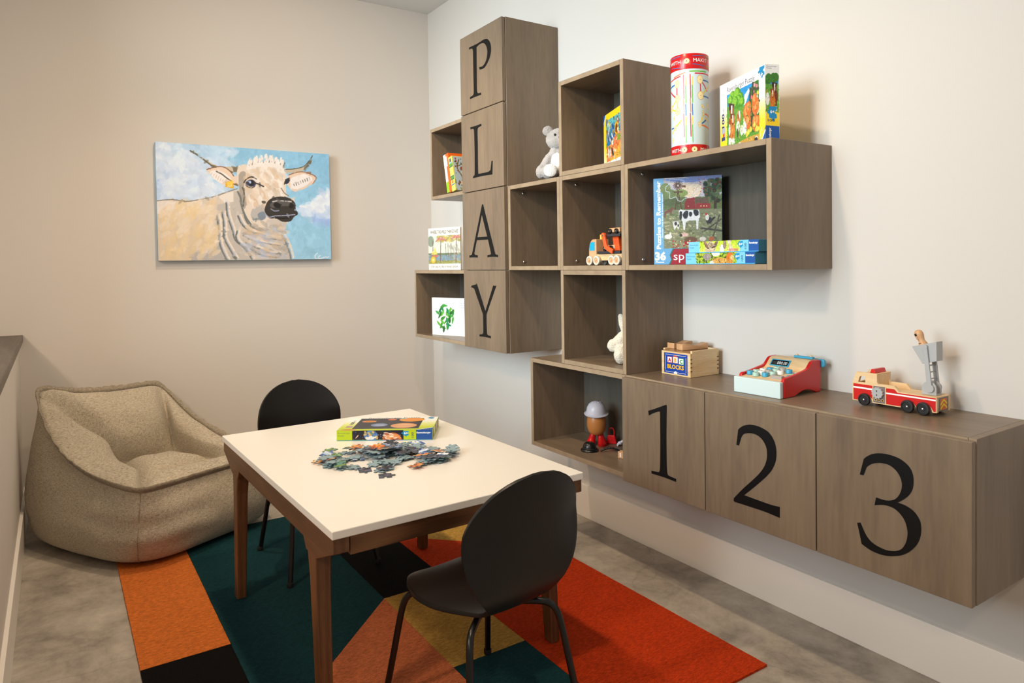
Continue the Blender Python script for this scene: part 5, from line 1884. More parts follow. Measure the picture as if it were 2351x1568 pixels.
def piece_outline(sig):
    """sig: four of -1 (socket), 0 (straight), 1 (knob)"""
    out = []
    cs = [(-.5, -.5), (.5, -.5), (.5, .5), (-.5, .5)]
    for e in range(4):
        (ax, ay), (bx, by) = cs[e], cs[(e + 1) % 4]
        dx, dy = bx - ax, by - ay
        nx, ny = dy, -dx
        out.append((ax, ay))
        k = sig[e]
        if k:
            out.append((ax + dx * .41, ay + dy * .41))
            for t in range(9):
                a = math.pi * (1.22 - 1.44 * t / 8)
                lx, ly = .125 * math.cos(a), .175 + .125 * math.sin(a)
                out.append((ax + dx * (.5 + lx) + nx * k * ly, ay + dy * (.5 + lx) + ny * k * ly))
            out.append((ax + dx * .59, ay + dy * .59))
    return [(x * PS, y * PS) for x, y in out]


def piece_mat(name, cols, scale):
    m = bpy.data.materials.new(name)
    m.use_nodes = True
    nt = m.node_tree
    b = nt.nodes['Principled BSDF']
    b.inputs['Roughness'].default_value = 0.32
    tc = nt.nodes.new('ShaderNodeTexCoord')
    oi = nt.nodes.new('ShaderNodeObjectInfo')
    ad = nt.nodes.new('ShaderNodeVectorMath')
    sc = nt.nodes.new('ShaderNodeVectorMath')
    sc.operation = 'SCALE'
    sc.inputs['Scale'].default_value = 1.0
    nt.links.new(oi.outputs['Location'], sc.inputs[0])
    nt.links.new(tc.outputs['Object'], ad.inputs[0])
    nt.links.new(sc.outputs[0], ad.inputs[1])
    n = nt.nodes.new('ShaderNodeTexNoise')
    n.inputs['Scale'].default_value = scale
    n.inputs['Detail'].default_value = 5
    nt.links.new(ad.outputs[0], n.inputs['Vector'])
    r = nt.nodes.new('ShaderNodeValToRGB')
    e = r.color_ramp.elements
    e[0].position, e[1].position = 0.34, 0.66
    e[0].color, e[1].color = rgba(cols[0]), rgba(cols[-1])
    for i, c in enumerate(cols[1:-1]):
        k = e.new(0.34 + 0.32 * (i + 1) / (len(cols) - 1))
        k.color = rgba(c)
    nt.links.new(n.outputs['Fac'], r.inputs['Fac'])
    nt.links.new(r.outputs['Color'], b.inputs['Base Color'])
    return m


M_BACK = mat('grey_blue_board', (138, 160, 166), rough=0.75)
M_CORE = mat('dark_board_edge', (92, 110, 120), rough=0.8)
FACE = {
    'dark starry': piece_mat('starry_print', [(18, 16, 22), (36, 34, 46), (62, 60, 78), (120, 118, 140)], 55),
    'orange planet': piece_mat('orange_print', [(120, 52, 20), (206, 104, 34), (240, 170, 60), (246, 226, 190)], 38),
    'blue planet': piece_mat('blue_print', [(30, 44, 90), (70, 110, 170), (190, 206, 226), (240, 240, 244)], 40),
    'green edged': piece_mat('green_print', [(60, 80, 20), (120, 140, 40), (60, 130, 130), (176, 190, 60)], 40),
}
SIGS = [(1, -1, 1, -1), (1, 1, -1, -1), (-1, 1, -1, 1), (1, -1, -1, -1), (1, 1, 1, -1), (0, 1, -1, 1), (0, -1, 1, 1), (-1, -1, 1, 1)]
PM = {}


def piece_mesh(i, kind):
    if (i, kind) not in PM:
        pts = piece_outline(SIGS[i])
        n = len(pts)
        h = 0.0019
        vs = [(x, y, 0) for x, y in pts] + [(x, y, h) for x, y in pts]
        fs = [tuple(reversed(range(n))), tuple(range(n, 2 * n))] + [(a, (a + 1) % n, n + (a + 1) % n, n + a) for a in range(n)]
        me = bpy.data.meshes.new('jigsaw_piece')
        me.from_pydata(vs, [], fs)
        me.materials.append(M_BACK if kind == 'back' else FACE[kind])
        me.materials.append(M_CORE)
        me.polygons.foreach_set('material_index', [0, 0] + [1] * n)
        me.update()
        PM[(i, kind)] = me
    return PM[(i, kind)]


rnd = random.Random(21)
HM = {}
CELL = 0.006


def put_piece(x, y, kind, i, lab, grp='loose jigsaw pieces on the table'):
    cells = [(int((x + dx * CELL) / CELL), int((y + dy * CELL) / CELL)) for dx in range(-3, 4) for dy in range(-3, 4)]
    z = max(HM.get(c, 0.0) for c in cells)
    lo_ = sorted(HM.get(c, 0.0) for c in cells)[len(cells) // 3]
    tilt = min((z - lo_) / 0.03, 0.16)
    z_ = z if tilt < 0.02 else (z * 0.75 + lo_ * 0.25)
    o = bpy.data.objects.new('jigsaw_piece', piece_mesh(i, kind))
    COL.objects.link(o)
    a = rnd.random() * 2 * math.pi
    o.location = (x, y, TZ + 0.0004 + z_ + tilt * 0.012)
    o.rotation_euler = (tilt * math.cos(a), tilt * math.sin(a), rnd.random() * 6.28)
    for c in cells:
        HM[c] = max(HM.get(c, 0.0), z_ + 0.0021 + tilt * 0.012)
    return tag(o, lab, 'puzzle piece', grp)


def back_ok(x, y):
    # keep clear of the box front
    u = (x + 1.2145) * math.cos(sang) + (y + 1.6129) * math.sin(sang)
    v = -(x + 1.2145) * math.sin(sang) + (y + 1.6129) * math.cos(sang)
    return v < -0.035


KINDS = ['back'] * 66 + ['dark starry'] * 16 + ['orange planet'] * 13 + ['blue planet'] * 11 + ['green edged'] * 5
rnd.shuffle(KINDS)
KINDS.sort(key=lambda k: k != 'back' and rnd.random() < 0.45)      # more of the pictures lie on top
ca_, sa_ = math.cos(R(-26)), math.sin(R(-26))
for k in KINDS:
    for _ in range(60):
        if rnd.random() < 0.45:
            u, v = rnd.gauss(0.01, 0.075), rnd.gauss(0.035, 0.036)
        else:
            r_, a = math.sqrt(rnd.random()), rnd.random() * 6.283
            u, v = r_ * 0.215 * math.cos(a), r_ * 0.128 * math.sin(a) - 0.012
        if (u / 0.232) ** 2 + ((v + 0.008) / 0.132) ** 2 > 1: continue
        x, y = -1.150 + u * ca_ - v * sa_, -1.918 + u * sa_ + v * ca_
        if back_ok(x, y): break
    zone = 'at the left end of' if u < -0.11 else 'at the right end of' if u > 0.12 else 'at the front of' if v < -0.035 else 'at the back of' if v > 0.055 else 'in the middle of'
    put_piece(x, y, k, rnd.randrange(8), ('grey-blue jigsaw piece lying face down %s the pile' if k == 'back' else k + ' jigsaw piece lying face up %s the pile') % zone)
for x, y, k in ((-0.972, -2.005, 'back'), (-0.955, -1.985, 'back'), (-1.012, -2.000, 'orange planet'), (-1.335, -1.862, 'back'), (-1.33, -1.91, 'back'), (-1.29, -1.765, 'green edged')):
    put_piece(x, y, k, rnd.randrange(8), {'back': 'grey-blue jigsaw piece at the outer end of the loose pile', 'orange planet': 'orange jigsaw piece beside the right end of the pile', 'green edged': 'green jigsaw piece at the back left of the pile'}[k])
lone = put_piece(-1.238, -2.092, 'dark starry', 1, 'single dark jigsaw piece lying in front of the pile')
lone.rotation_euler = (0, 0, R(70))

# ---------------- box of alphabet blocks
CT_Z = 2 * S
ab = thing('block_box', 'pale wooden box with a blue ABC BLOCKS label', 'toy box', (-0.171, -2.1563, CT_Z + 0.0005), (0, 0, R(-90.5)))
AW, AD, AHH, AT = 0.138, 0.147, 0.093, 0.009
B().box(0, AW, 0, AT, 0, AHH - 0.008).build('front_board', M_PINE, ab, bevel=0.0012)
B().box(0, AW, AD - AT, AD, 0, AHH).build('back_board', M_PINE, ab, bevel=0.0012)
B().box(0, AT, AT, AD - AT, 0, AHH).build('side_board', M_PINE, ab, bevel=0.0012)
B().box(AW - AT, AW, AT, AD - AT, 0, AHH).build('side_board', M_PINE, ab, bevel=0.0012)
B().box(AT, AW - AT, AT, AD - AT, 0.002, 0.008).build('bottom_board', M_PINE, ab)
B().box(AT - 0.002, AW - AT + 0.002, 0.002, AD - AT, AHH - 0.0075, AHH - 0.0045).build('sliding_lid', mat('clear_brown_lid', (150, 112, 76), 0.1), ab)
for z in (0.020, 0.034, 0.048, 0.062):
    for y in (0.0045, AD - 0.0045):
        B().box(AW - 0.0004, AW + 0.0003, y - 0.0042, y + 0.0042, z, z + 0.0045).build('finger_joint', mat('end_grain', (120, 88, 60), .7), ab)
lw, lh = 0.112, 0.073
lo0 = Vector((0.013, 0, 0.006))
LB = mat('label_blue', (22, 66, 160), .35)
B().box(lo0.x, lo0.x + lw, -0.0006, 0.0002, lo0.z, lo0.z + lh).build('label', LB, ab)
cream = mat('label_cream', (240, 226, 190), .4)
for r_ in ((0.007, 0.105, 0.0665, 0.0678), (0.007, 0.105, 0.0045, 0.0058), (0.0062, 0.0075, 0.010, 0.062), (0.1045, 0.1058, 0.010, 0.062)):
    B().box(lo0.x + r_[0], lo0.x + r_[1], -0.0009, -0.0004, lo0.z + r_[2], lo0.z + r_[3]).build('label_border', cream, ab)
for i, (g, c) in enumerate((('A', (196, 36, 40)), ('B', (240, 160, 20)), ('C', (64, 150, 60)))):
    x = lo0.x + 0.0165 + i * 0.0275
    z = lo0.z + (0.0375, 0.0385, 0.0360)[i]
    m_ = mat('label_' + g, c, .4)
    B().box(x, x + 0.0235, -0.0009, -0.0003, z, z + 0.0225).build('letter_tile', m_, ab)
    B().box(x + 0.0018, x + 0.0217, -0.0012, -0.0003, z + 0.0018, z + 0.0207).build('letter_tile', M_WHITEINK, ab)
    lettering(ab, g, (x, -0.0012, z), UX, UZ, 0.01175, 0.0045, 0.0138, m_, anchor='c', bold=.05)
lettering(ab, 'BLOCKS', (lo0.x, -0.0006, lo0.z), UX, UZ, lw / 2, 0.0175, 0.0148, mat('label_gold', (246, 184, 24), .4), w=0.079, anchor='c', bold=.04)
B().prism([(lo0.x + lw / 2 + 0.008 * math.cos(math.pi * k / 10), lo0.z + 0.0005 + 0.009 * math.sin(math.pi * k / 10)) for k in range(11)], -0.0012, -0.0004, 'y').build('label_seal', M_WHITEINK, ab)
B().box(lo0.x + 0.047, lo0.x + 0.063, -0.001, -0.0004, lo0.z + 0.0618, lo0.z + 0.0658).build('label_badge', mat('badge_red', (206, 70, 60)), ab)


def wave_block(name, label, loc, rz, L_, kind):
    n = 16
    top = []
    for k in range(n + 1):
        x = L_ * k / n
        top.append((x, 0.019 + 0.004 * math.sin(2 * math.pi * k / n + (0.8 if kind else 2.4))))
    pts = [(0, 0.0), (L_, 0.0)] + list(reversed(top))
    b = B().prism(pts, 0, 0.034, 'y')
    return tag(b.build('wooden_block', M_BEECH, None, smooth=True, bevel=0.002, loc=loc, rot=(0, 0, rz)), label, 'block', 'blocks lying on the alphabet box')


ZA = CT_Z + 0.0005 + AHH - 0.004
wave_block('wooden_block', 'wavy beech block on the alphabet box, nearer the wall corner', (-0.135, -2.184, ZA), R(0), 0.100, 0)
wave_block('wooden_block', 'wavy beech block on the alphabet box, nearer the toy till', (-0.150, -2.238, ZA), R(-8), 0.118, 1)

# ---------------- toy till
rg = thing('toy_till', 'red and pale blue wooden toy cash register', 'toy till', (-0.2446, -2.5465, CT_Z + 0.0005), (0, 0, R(-88.8)))
RW, RDp = 0.163, 0.197


def till_side(x0, x1):
    top = [(0.004, 0.050), (0.006, 0.0570), (0.014, 0.0600), (0.026, 0.0605), (0.060, 0.0650), (0.115, 0.0735), (0.128, 0.0775), (0.138, 0.086), (0.147, 0.0945), (0.156, 0.0985), (0.190, 0.0985), (0.196, 0.0955)]
    bot = [(0.196, 0.0), (0.172, 0.0)] + [(0.172 - 0.112 * k / 10, 0.0135 * math.sin(math.pi * k / 10)) for k in range(1, 10)] + [(0.060, 0.0), (0.004, 0.0)]
    B().prism(list(reversed(top)) + list(reversed(bot)), x0, x1, 'x').build('side_panel', M_RED, rg, bevel=0.0025)


till_side(0.006, 0.016)
till_side(RW - 0.010, RW)
B().box(-0.001, RW - 0.0015, -0.012, 0.003, 0.0, 0.049).build('drawer_front', M_PALE, rg, bevel=0.0022)
B().box(0.017, RW - 0.011, 0.004, 0.19, 0.014, 0.040).build('drawer', M_MAPLE, rg)
# sloping keyboard and curved display board
deck = B()
deck.prism([(0.003, 0.040), (0.003, 0.049), (0.112, 0.066), (0.112, 0.040)], 0.0162, RW - 0.0102, 'x')
deck.build('keyboard_deck', M_MAPLE, rg)
arc = [(0.112, 0.066), (0.120, 0.068), (0.130, 0.075), (0.140, 0.0865), (0.150, 0.0955), (0.160, 0.0985), (0.19, 0.0985), (0.19, 0.04), (0.112, 0.04)]
B().prism(arc, 0.0164, RW - 0.0104, 'x').build('display_board', M_MAPLE, rg, smooth=True)
# display: lies on the slope between (y .126, z .072) and (.147, .093)
dn = Vector((0, 0.0205, 0.0212)).normalized()
dorg = Vector((0.030, 0.1265, 0.0728))
dnn = Vector((1, 0, 0)).cross(dn)


def on_disp(u, v, w, h, d, m_, name):
    b = B()
    q = [dorg + Vector((1, 0, 0)) * a + dn * c_ + dnn * e for e in (-0.001, d) for a, c_ in ((u, v), (u + w, v), (u + w, v + h), (u, v + h))]
    b.add(q, [(3, 2, 1, 0), (4, 5, 6, 7), (0, 1, 5, 4), (1, 2, 6, 5), (2, 3, 7, 6), (3, 0, 4, 7)])
    return b.build(name, m_, rg)


on_disp(0, 0, 0.066, 0.026, 0.0016, M_BLUE, 'display_frame')
on_disp(0.004, 0.0035, 0.058, 0.019, 0.0021, M_BLACKP, 'display_screen')
lettering(rg, '000.00', dorg + dnn * 0.0021, (1, 0, 0), dn, 0.0585, 0.0065, 0.0118, M_WHITEINK, anchor='r', w=0.034, eps=.0006)
lettering(rg, '000', dorg + dnn * 0.0021, (1, 0, 0), dn, 0.0075, 0.0065, 0.0118, mat('dim_ink', (84, 84, 84)), w=0.017, eps=.0006)


def deck_z(y):
    return 0.049 + (y - 0.003) * (0.017 / 0.109)


keys = [(0.020, 0.030, 'b'), (0.047, 0.022, 'm'), (0.030, 0.048, 'm'), (0.053, 0.042, 'w'), (0.074, 0.030, 'b'), (0.042, 0.066, 'w'), (0.066, 0.060, 'g'), (0.088, 0.049, 'm'), (0.054, 0.084, 'b'), (0.078, 0.078, 'm'), (0.101, 0.067, 'w'), (0.067, 0.101, 'm'), (0.091, 0.095, 'g'), (0.117, 0.087, 'b')]
for x, y, k in keys:
    B().lathe([(0.0100, 0), (0.0100, 0.0105), (0.0092, 0.0118), (0.001, 0.0118)], (x + 0.008, y, deck_z(y)), n=20).build('key_button', {'b': M_BLUE, 'm': M_MINT, 'w': M_WHITEP, 'g': M_GREY}[k], rg, smooth=True)
    B().box(x + 0.006, x + 0.010, y - 0.002, y + 0.002, deck_z(y) + 0.0116, deck_z(y) + 0.0121).build('key_mark', M_INK, rg)
B().box(0.108, 0.146, 0.018, 0.033, 0.050, 0.0625).build('enter_key', M_GREY, rg, bevel=0.0015)
lettering(rg, 'ENTER', (0.112, 0.021, 0.0625), (1, 0, 0), (0, 1, 0), 0, 0, 0.0055, M_INK, w=0.028)
for i, (y, m_) in enumerate(((0.044, M_GREY), (0.058, M_BLUE), (0.073, M_MINT), (0.088, M_BLUE))):
    B().prism([(0.136, y), (0.150, y), (0.150, y + 0.011), (0.136, y + 0.011)], deck_z(y) + 0.001, deck_z(y) + 0.0022, 'z').build('picture_tab', m_, rg)
    B().ell((0.143, y + 0.0055, deck_z(y) + 0.0022), (0.004, 0.003, 0.0007), 10, 6).build('picture_mark', (M_RED, M_REDGLOSS, M_LIMECARD, M_WHITEP)[i], rg)
# card slot rail and scanner at the back
B().prism([(0.086, 0.0995), (0.150, 0.0995), (0.150, 0.1065), (0.086, 0.1065)], 0.172, 0.184, 'y').build('card_rail', M_BLUE, rg, bevel=0.0012)
for x in (0.094, 0.142):
    B().ell((x, 0.178, 0.108), (0.0045, 0.0045, 0.0035), 14, 8).build('peg', M_MAPLE, rg, smooth='all')
B().prism([(0.128, 0.074), (0.168, 0.074), (0.173, 0.078), (0.173, 0.094), (0.168, 0.099), (0.128, 0.099)], 0.1985, 0.210, 'y').build('scanner', M_BLUE, rg, bevel=0.003)

# ---------------- wooden fire engine
ft = thing('toy_fire_engine', 'wooden toy fire engine with a raised grey ladder', 'toy truck', (-0.1365, -2.8600, CT_Z + 0.0005), (0, 0, R(-90.5)))
FW, FL = 0.070, 0.2245
prof = [(0.0, 0.0095), (0.0, 0.0600), (0.0115, 0.0910), (0.070, 0.0910), (0.070, 0.0690), (0.0745, 0.0640), (0.1175, 0.0640), (0.130, 0.0500), (FL, 0.0500), (FL, 0.0095)]


def arch(cx, r):
    return [(cx + r * math.cos(math.pi * k / 10), 0.0095 + r * math.sin(math.pi * k / 10)) for k in range(11)]


bottom = arch(0.195, 0.0185) + [(0.1755, 0.0095)] + arch(0.1555, 0.0185) + arch(0.0385, 0.0185)
low = [(0.0, 0.0095), (0.0, 0.0600), (0.0007, 0.0620), (0.0745, 0.0620), (0.0760, 0.0640), (0.1175, 0.0640), (0.130, 0.0500), (FL, 0.0500), (FL, 0.0095)] + bottom
for y0, y1 in ((0.0, 0.009), (FW - 0.009, FW)):
    b = B().prism(low, y0, y1, 'y')
    b.prism([(0.0007, 0.0620), (0.0165, 0.0620), (0.0210, 0.0780), (0.0260, 0.0800), (0.0260, 0.0910), (0.0115, 0.0910)], y0, y1, 'y')
    b.prism([(0.0260, 0.0800), (0.0360, 0.0797), (0.0370, 0.0785), (0.0370, 0.0910), (0.0260, 0.0910)], y0, y1, 'y')
    b.prism([(0.0370, 0.0620), (0.0745, 0.0620), (0.0715, 0.0650), (0.0700, 0.0690), (0.0700, 0.0910), (0.0370, 0.0910)], y0, y1, 'y')
    b.build('side_board', M_MAPLE, ft, fix=False)
B().box(0.060, FL, 0.0092, FW - 0.0092, 0.020, 0.0495).build('bed_block', M_MAPLE, ft)
B().box(0.004, 0.060, 0.0092, FW - 0.0092, 0.020, 0.030).build('cab_floor', M_MAPLE, ft)
B().prism([(0.0015, 0.030), (0.0015, 0.060), (0.0055, 0.060), (0.0055, 0.030)], 0.0092, FW - 0.0092, 'y').build('cab_front', M_MAPLE, ft)
B().box(0.060, 0.070, 0.0092, FW - 0.0092, 0.0497, 0.0908).build('cab_back', M_MAPLE, ft)
B().prism([(0.046, 0.0912), (0.050, 0.1020), (0.058, 0.1020), (0.062, 0.0912)], 0.008, 0.062, 'y').build('beacon', M_RED, ft, bevel=0.001)
B().box(0.034, 0.044, 0.006, 0.064, 0.0845, 0.0908).build('roof_bar', M_MAPLE, ft)
for x in (0.0385, 0.1555, 0.195):
    for sy, y in ((-1, -0.001), (1, FW + 0.001)):
        w_ = B().lathe([(0.0115, 0), (0.0155, 0.001), (0.0168, 0.0035), (0.0168, 0.0085), (0.0155, 0.0112), (0.0125, 0.0115), (0.0120, 0.0098), (0.0070, 0.0098), (0.0065, 0.0108), (0.001, 0.0108)], (0, 0, 0), axis='y', n=28).build('wheel', M_DARK, ft, smooth=True, loc=(x, y, 0.0169), rot=(0, 0, math.pi if sy < 0 else 0))
        B().lathe([(0.0026, 0.0105), (0.0024, 0.0118), (0.001, 0.0122)], axis='y', n=12).build('hub_cap', M_CHROME, w_, smooth=True)
# painted panels on the near side


def decal(name, pts, m_, lift=0.0005):
    B().prism(pts, -lift, 0.0002, 'y').build(name, m_, ft)


def cut(x0, x1, z0, z1, cx, r):
    """panel with a wheel arch bitten out of its lower edge"""
    pts = [(x0, z1), (x1, z1)]
    low = []
    for k in range(25):
        x = x1 + (x0 - x1) * k / 24
        z = z0
        for c in cx:
            if abs(x - c) < r:
                z = max(z, 0.0095 + math.sqrt(r * r - (x - c) ** 2))
        low.append((x, z))
    return pts + low


decal('red_panel', cut(0.003, 0.0572, 0.012, 0.0570, [0.0385], 0.0208), M_RED)
rear = [(0.095, 0.0555), (0.118, 0.0555), (0.1255, 0.0475), (FL - 0.002, 0.0475)] + cut(0.095, FL - 0.002, 0.012, 0.0475, [0.1555, 0.195], 0.0208)[2:]
decal('red_panel', rear, M_RED)
decal('white_stripe', [(0.003, 0.0445), (0.0572, 0.0445), (0.0572, 0.0490), (0.003, 0.0490)], M_WHITEINK, 0.0008)
decal('white_stripe', [(0.095, 0.0400), (FL - 0.002, 0.0400), (FL - 0.002, 0.0440), (0.095, 0.0440)], M_WHITEINK, 0.0008)
decal('grey_panel', [(0.0600, 0.012), (0.0920, 0.012), (0.0920, 0.0575), (0.0600, 0.0575)], mat('panel_grey', (120, 112, 110), .5))
gp = []
for k in range(48):
    r_ = 0.0158 if (k // 2) % 2 else 0.0142
    a = 2 * math.pi * k / 48
    gp.append((0.0745 + r_ * math.cos(a), 0.0400 + r_ * math.sin(a)))
gear = B().prism(gp, -0.0085, -0.001, 'y').build('gear_knob', M_GREYPL, ft)
for z in (0.0455, 0.0345):
    B().box(0.0722, 0.0750, -0.0089, -0.0084, z - 0.002, z + 0.002).build('knob_slot', M_INK, gear)
for k in range(3):
    x = 0.0665 + k * 0.0098
    B().lathe([(0.0036, -0.0004), (0.0036, -0.0012), (0.001, -0.0012)], (x, 0, 0.0195), axis='y', n=16).build('gauge_ring', mat('gauge_tan', (230, 180, 110)), ft)
    B().lathe([(0.0021, -0.001), (0.0021, -0.0016), (0.0005, -0.0016)], (x, 0, 0.0195), axis='y', n=12).build('gauge_hole', M_INK, ft)
# rear sticker with chevrons


def rear_quad(name, pts, m_, lift):
    B().prism(pts, FL - 0.0002, FL + lift, 'x').build(name, m_, ft)


rear_quad('rear_panel', [(0.010, 0.0125), (0.060, 0.0125), (0.060, 0.0470), (0.010, 0.0470)], mat('panel_grey', (120, 112, 110), .5), 0.0004)
rear_quad('chevron_panel', [(0.019, 0.0150), (0.052, 0.0150), (0.052, 0.0440), (0.019, 0.0440)], mat('chevron_orange', (226, 110, 40)), 0.0007)
for z in (0.0155, 0.0265):
    rear_quad('chevron', [(0.019, z), (0.0355, z + 0.0110), (0.052, z), (0.052, z + 0.0055), (0.0355, z + 0.0165), (0.019, z + 0.0055)], mat('chevron_yellow', (246, 214, 30)), 0.0010)
# ladder mount
for y in (0.020, 0.044):
    pts = [(0.178, 0.0500), (0.214, 0.0500), (0.214, 0.066)] + [(0.196 + 0.018 * math.cos(math.pi * k / 8), 0.068 + 0.018 * math.sin(math.pi * k / 8)) for k in range(9)] + [(0.178, 0.066)]
    B().prism(pts, y, y + 0.005, 'y').build('mount_cheek', M_GREYPL, ft, bevel=0.0008)
B().box(0.178, 0.214, 0.0252, 0.0438, 0.0500, 0.0545).build('mount_base', M_GREYPL, ft)
PV = Vector((0.200, 0, 0.0685))
ld = Vector((-0.0115, 0, 0.1080))
ln_ = ld.normalized()
pp_ = Vector((ln_.z, 0, -ln_.x))
for y in (0.0135, 0.0525):
    path = []
    b = B()
    q = []
    for d_ in (y, y + 0.0055):
        for a_, c_ in ((-0.004, -0.006), (1.0, -0.0055), (1.0, 0.0055), (-0.004, 0.006)):
            v = PV + ld * a_ + pp_ * c_
            q.append((v.x, d_, v.z))
    b.add(q, [(3, 2, 1, 0), (4, 5, 6, 7), (0, 1, 5, 4), (1, 2, 6, 5), (2, 3, 7, 6), (3, 0, 4, 7)])
    b.build('ladder_rail', M_GREYPL, ft, bevel=0.001)
    v = PV
    B().lathe([(0.0105, 0), (0.0105, 0.0065), (0.009, 0.0075)], (v.x, y - 0.0005, v.z), axis='y', n=20).build('pivot', M_GREYPL, ft, smooth=True)
    v = PV + ld
    B().lathe([(0.0062, 0), (0.0062, 0.0065)], (v.x, y - 0.0005, v.z), axis='y', n=18).build('pivot', M_GREYPL, ft, smooth=True)
for a_ in (0.22, 0.38, 0.54):
    v = PV + ld * a_
    B().tube([(v.x, 0.019, v.z), (v.x, 0.0525, v.z)], 0.0017, 8).build('ladder_rung', M_GREYPL, ft, smooth=True)
# bucket: open box hung between the rails, tilted towards the cab
bc = PV + ld * 0.86
tilt = Matrix.Rotation(R(-16), 3, 'Y')


def bucket():
    out_, inn = [], []
    for z, w, d_ in ((-0.027, 0.0185, 0.0), (0.022, 0.0320, 0.0)):
        out_.append([(-w, 0.0195, z), (w, 0.0195, z), (w, 0.0515, z), (-w, 0.0515, z)])
    for z, w in ((0.022, 0.0302), (-0.024, 0.0170)):
        inn.append([(-w, 0.0213, z), (w, 0.0213, z), (w, 0.0497, z), (-w, 0.0497, z)])
    loops_ = [[tuple(tilt @ Vector((p[0], 0, p[2])) + Vector((bc.x, p[1], bc.z))) for p in l] for l in out_ + inn]
    B().rings(loops_).build('bucket', M_GREYPL, ft, bevel=0.0006, seg=1)


bucket()
# firefighter peg figure standing in the bucket
dd = tilt @ Vector((-0.006, 0, -0.016))
wp = Matrix.Rotation(R(-90.5), 4, 'Z') @ Vector((bc.x + dd.x, 0.0355, bc.z + dd.z)) + Vector((-0.1365, -2.8600, CT_Z + 0.0005))
pg = thing('peg_doll', 'small wooden firefighter peg leaning in the grey ladder bucket', 'toy figure', wp, (0, R(0), R(-90.5)))
pk = [(0.0075, 0.0), (0.0088, 0.001), (0.0088, 0.018), (0.0085, 0.030), (0.0066, 0.0355), (0.0058, 0.0385), (0.0068, 0.043), (0.0080, 0.048), (0.0082, 0.052), (0.0070, 0.057), (0.0040, 0.0600), (0.0005, 0.0608)]
tl = Matrix.Rotation(R(-22), 4, 'Y') @ Matrix.Scale(1.3, 4)
b = B().lathe(pk, n=22)
b.v = [tuple(tl @ Vector(v)) for v in b.v]
b.build('body', M_BEECH, pg, smooth=True)
for z0, z1, r_, m_, w_ in ((0.016, 0.033, 0.0090, M_BLACKP, 1.0), (0.016, 0.033, 0.0093, M_YELLOW, 0.14), (0.0405, 0.048, 0.0083, mat('peg_face', (226, 176, 150)), 0.6), (0.0485, 0.0535, 0.0086, M_BLACKP, 0.8), (0.0500, 0.0530, 0.0089, M_YELLOW, 0.18)):
    b = B()
    n = 8
    vs = []
    for z in (z0, z1):
        for k in range(n + 1):
            a = math.pi + R(38) + (k / n - 0.5) * 2 * w_
            rr = r_ if z < 0.036 or z0 > 0.036 else r_
            rr = min(rr, 0.0078) if z > 0.031 and z < 0.042 else rr
            vs.append(tuple(tl @ Vector((rr * math.cos(a), rr * math.sin(a), z))))
    b.add(vs, [(k, k + 1, n + 2 + k, n + 1 + k) for k in range(n)])
    b.build('painted_patch', m_, pg, fix=False)

# ---------------- little wooden lorry in the cube
lt = thing('toy_lorry', 'small wooden lorry with a blue window and orange lifting arm', 'toy truck', (-0.2160, -1.8060, 3 * S + T + 0.0005), (0, 0, R(-91)))
lt.scale = (1.28, 1.28, 1.28)
# local x: along the lorry towards the rear, y: depth away from the viewer
cabp = [(0.0, 0.014), (0.0, 0.050), (0.004, 0.066), (0.010, 0.076), (0.018, 0.081), (0.036, 0.081), (0.036, 0.014)]
B().prism(cabp, 0.0, 0.052, 'y').build('cab', M_BEECH, lt, bevel=0.002)
B().prism([(0.0035, 0.046), (0.0045, 0.060), (0.009, 0.070), (0.014, 0.0725), (0.029, 0.0725), (0.029, 0.046)], -0.0006, 0.0004, 'y').build('side_window', mat('window_blue', (30, 168, 206), .3), lt)
B().lathe([(0.0045, 0.081), (0.0045, 0.0945), (0.0038, 0.0955), (0.0005, 0.0955)], (0.026, 0.030, 0), n=16).build('roof_peg', M_YELLOW, lt, smooth=True)
B().box(0.036, 0.150, 0.002, 0.050, 0.014, 0.034).build('chassis', M_MAPLE, lt, bevel=0.001)
B().box(0.045, 0.150, -0.004, 0.056, 0.0345, 0.0425).build('deck', mat('charcoal_paint', (48, 48, 54), .5), lt, bevel=0.001)
for x in (0.010, 0.044, 0.115, 0.138):
    for y, s_ in ((-0.0005, math.pi), (0.0525, 0.0)):
        w_ = B().lathe([(0.012, 0), (0.0145, 0.001), (0.0145, 0.0072), (0.0125, 0.0082), (0.0098, 0.0082), (0.0090, 0.0066), (0.002, 0.0060)], axis='y', n=24).build('wheel', mat('cream_tyre', (214, 206, 192), .6), lt, smooth=True, loc=(x, y, 0.0146), rot=(0, 0, s_))
        B().lathe([(0.0088, 0.0068), (0.0030, 0.0072), (0.0028, 0.0088), (0.0008, 0.0094)], axis='y', n=16).build('hub', M_BEECH, w_, smooth=True)
arm = B()
ap = [Vector((0.083, 0, 0.090)), Vector((0.094, 0, 0.054)), Vector((0.125, 0, 0.040))]
for d_ in (-0.0095,):
    l, r_ = [], []
    for i, p in enumerate(ap):
        t_ = (ap[min(i + 1, 2)] - ap[max(i - 1, 0)]).normalized()
        n_ = Vector((t_.z, 0, -t_.x))
        l.append((p + n_ * 0.007)); r_.append((p - n_ * 0.007))
    cap_ = [ap[0] + Vector((math.cos(a), 0, math.sin(a))) * 0.007 for a in [R(200 - 40 * k) for k in range(6)]]
    pts = [(p.x, p.z) for p in l] + [(p.x, p.z) for p in reversed(r_)]
    arm.prism(pts, d_ - 0.003, d_ + 0.004, 'y')
arm.build('lifting_arm', M_ORANGE, lt, bevel=0.0015)
B().lathe([(0.0085, 0), (0.0085, 0.0072)], (ap[0].x, -0.0126, ap[0].z), axis='y', n=18).build('arm_pivot', M_ORANGE, lt, smooth=True)
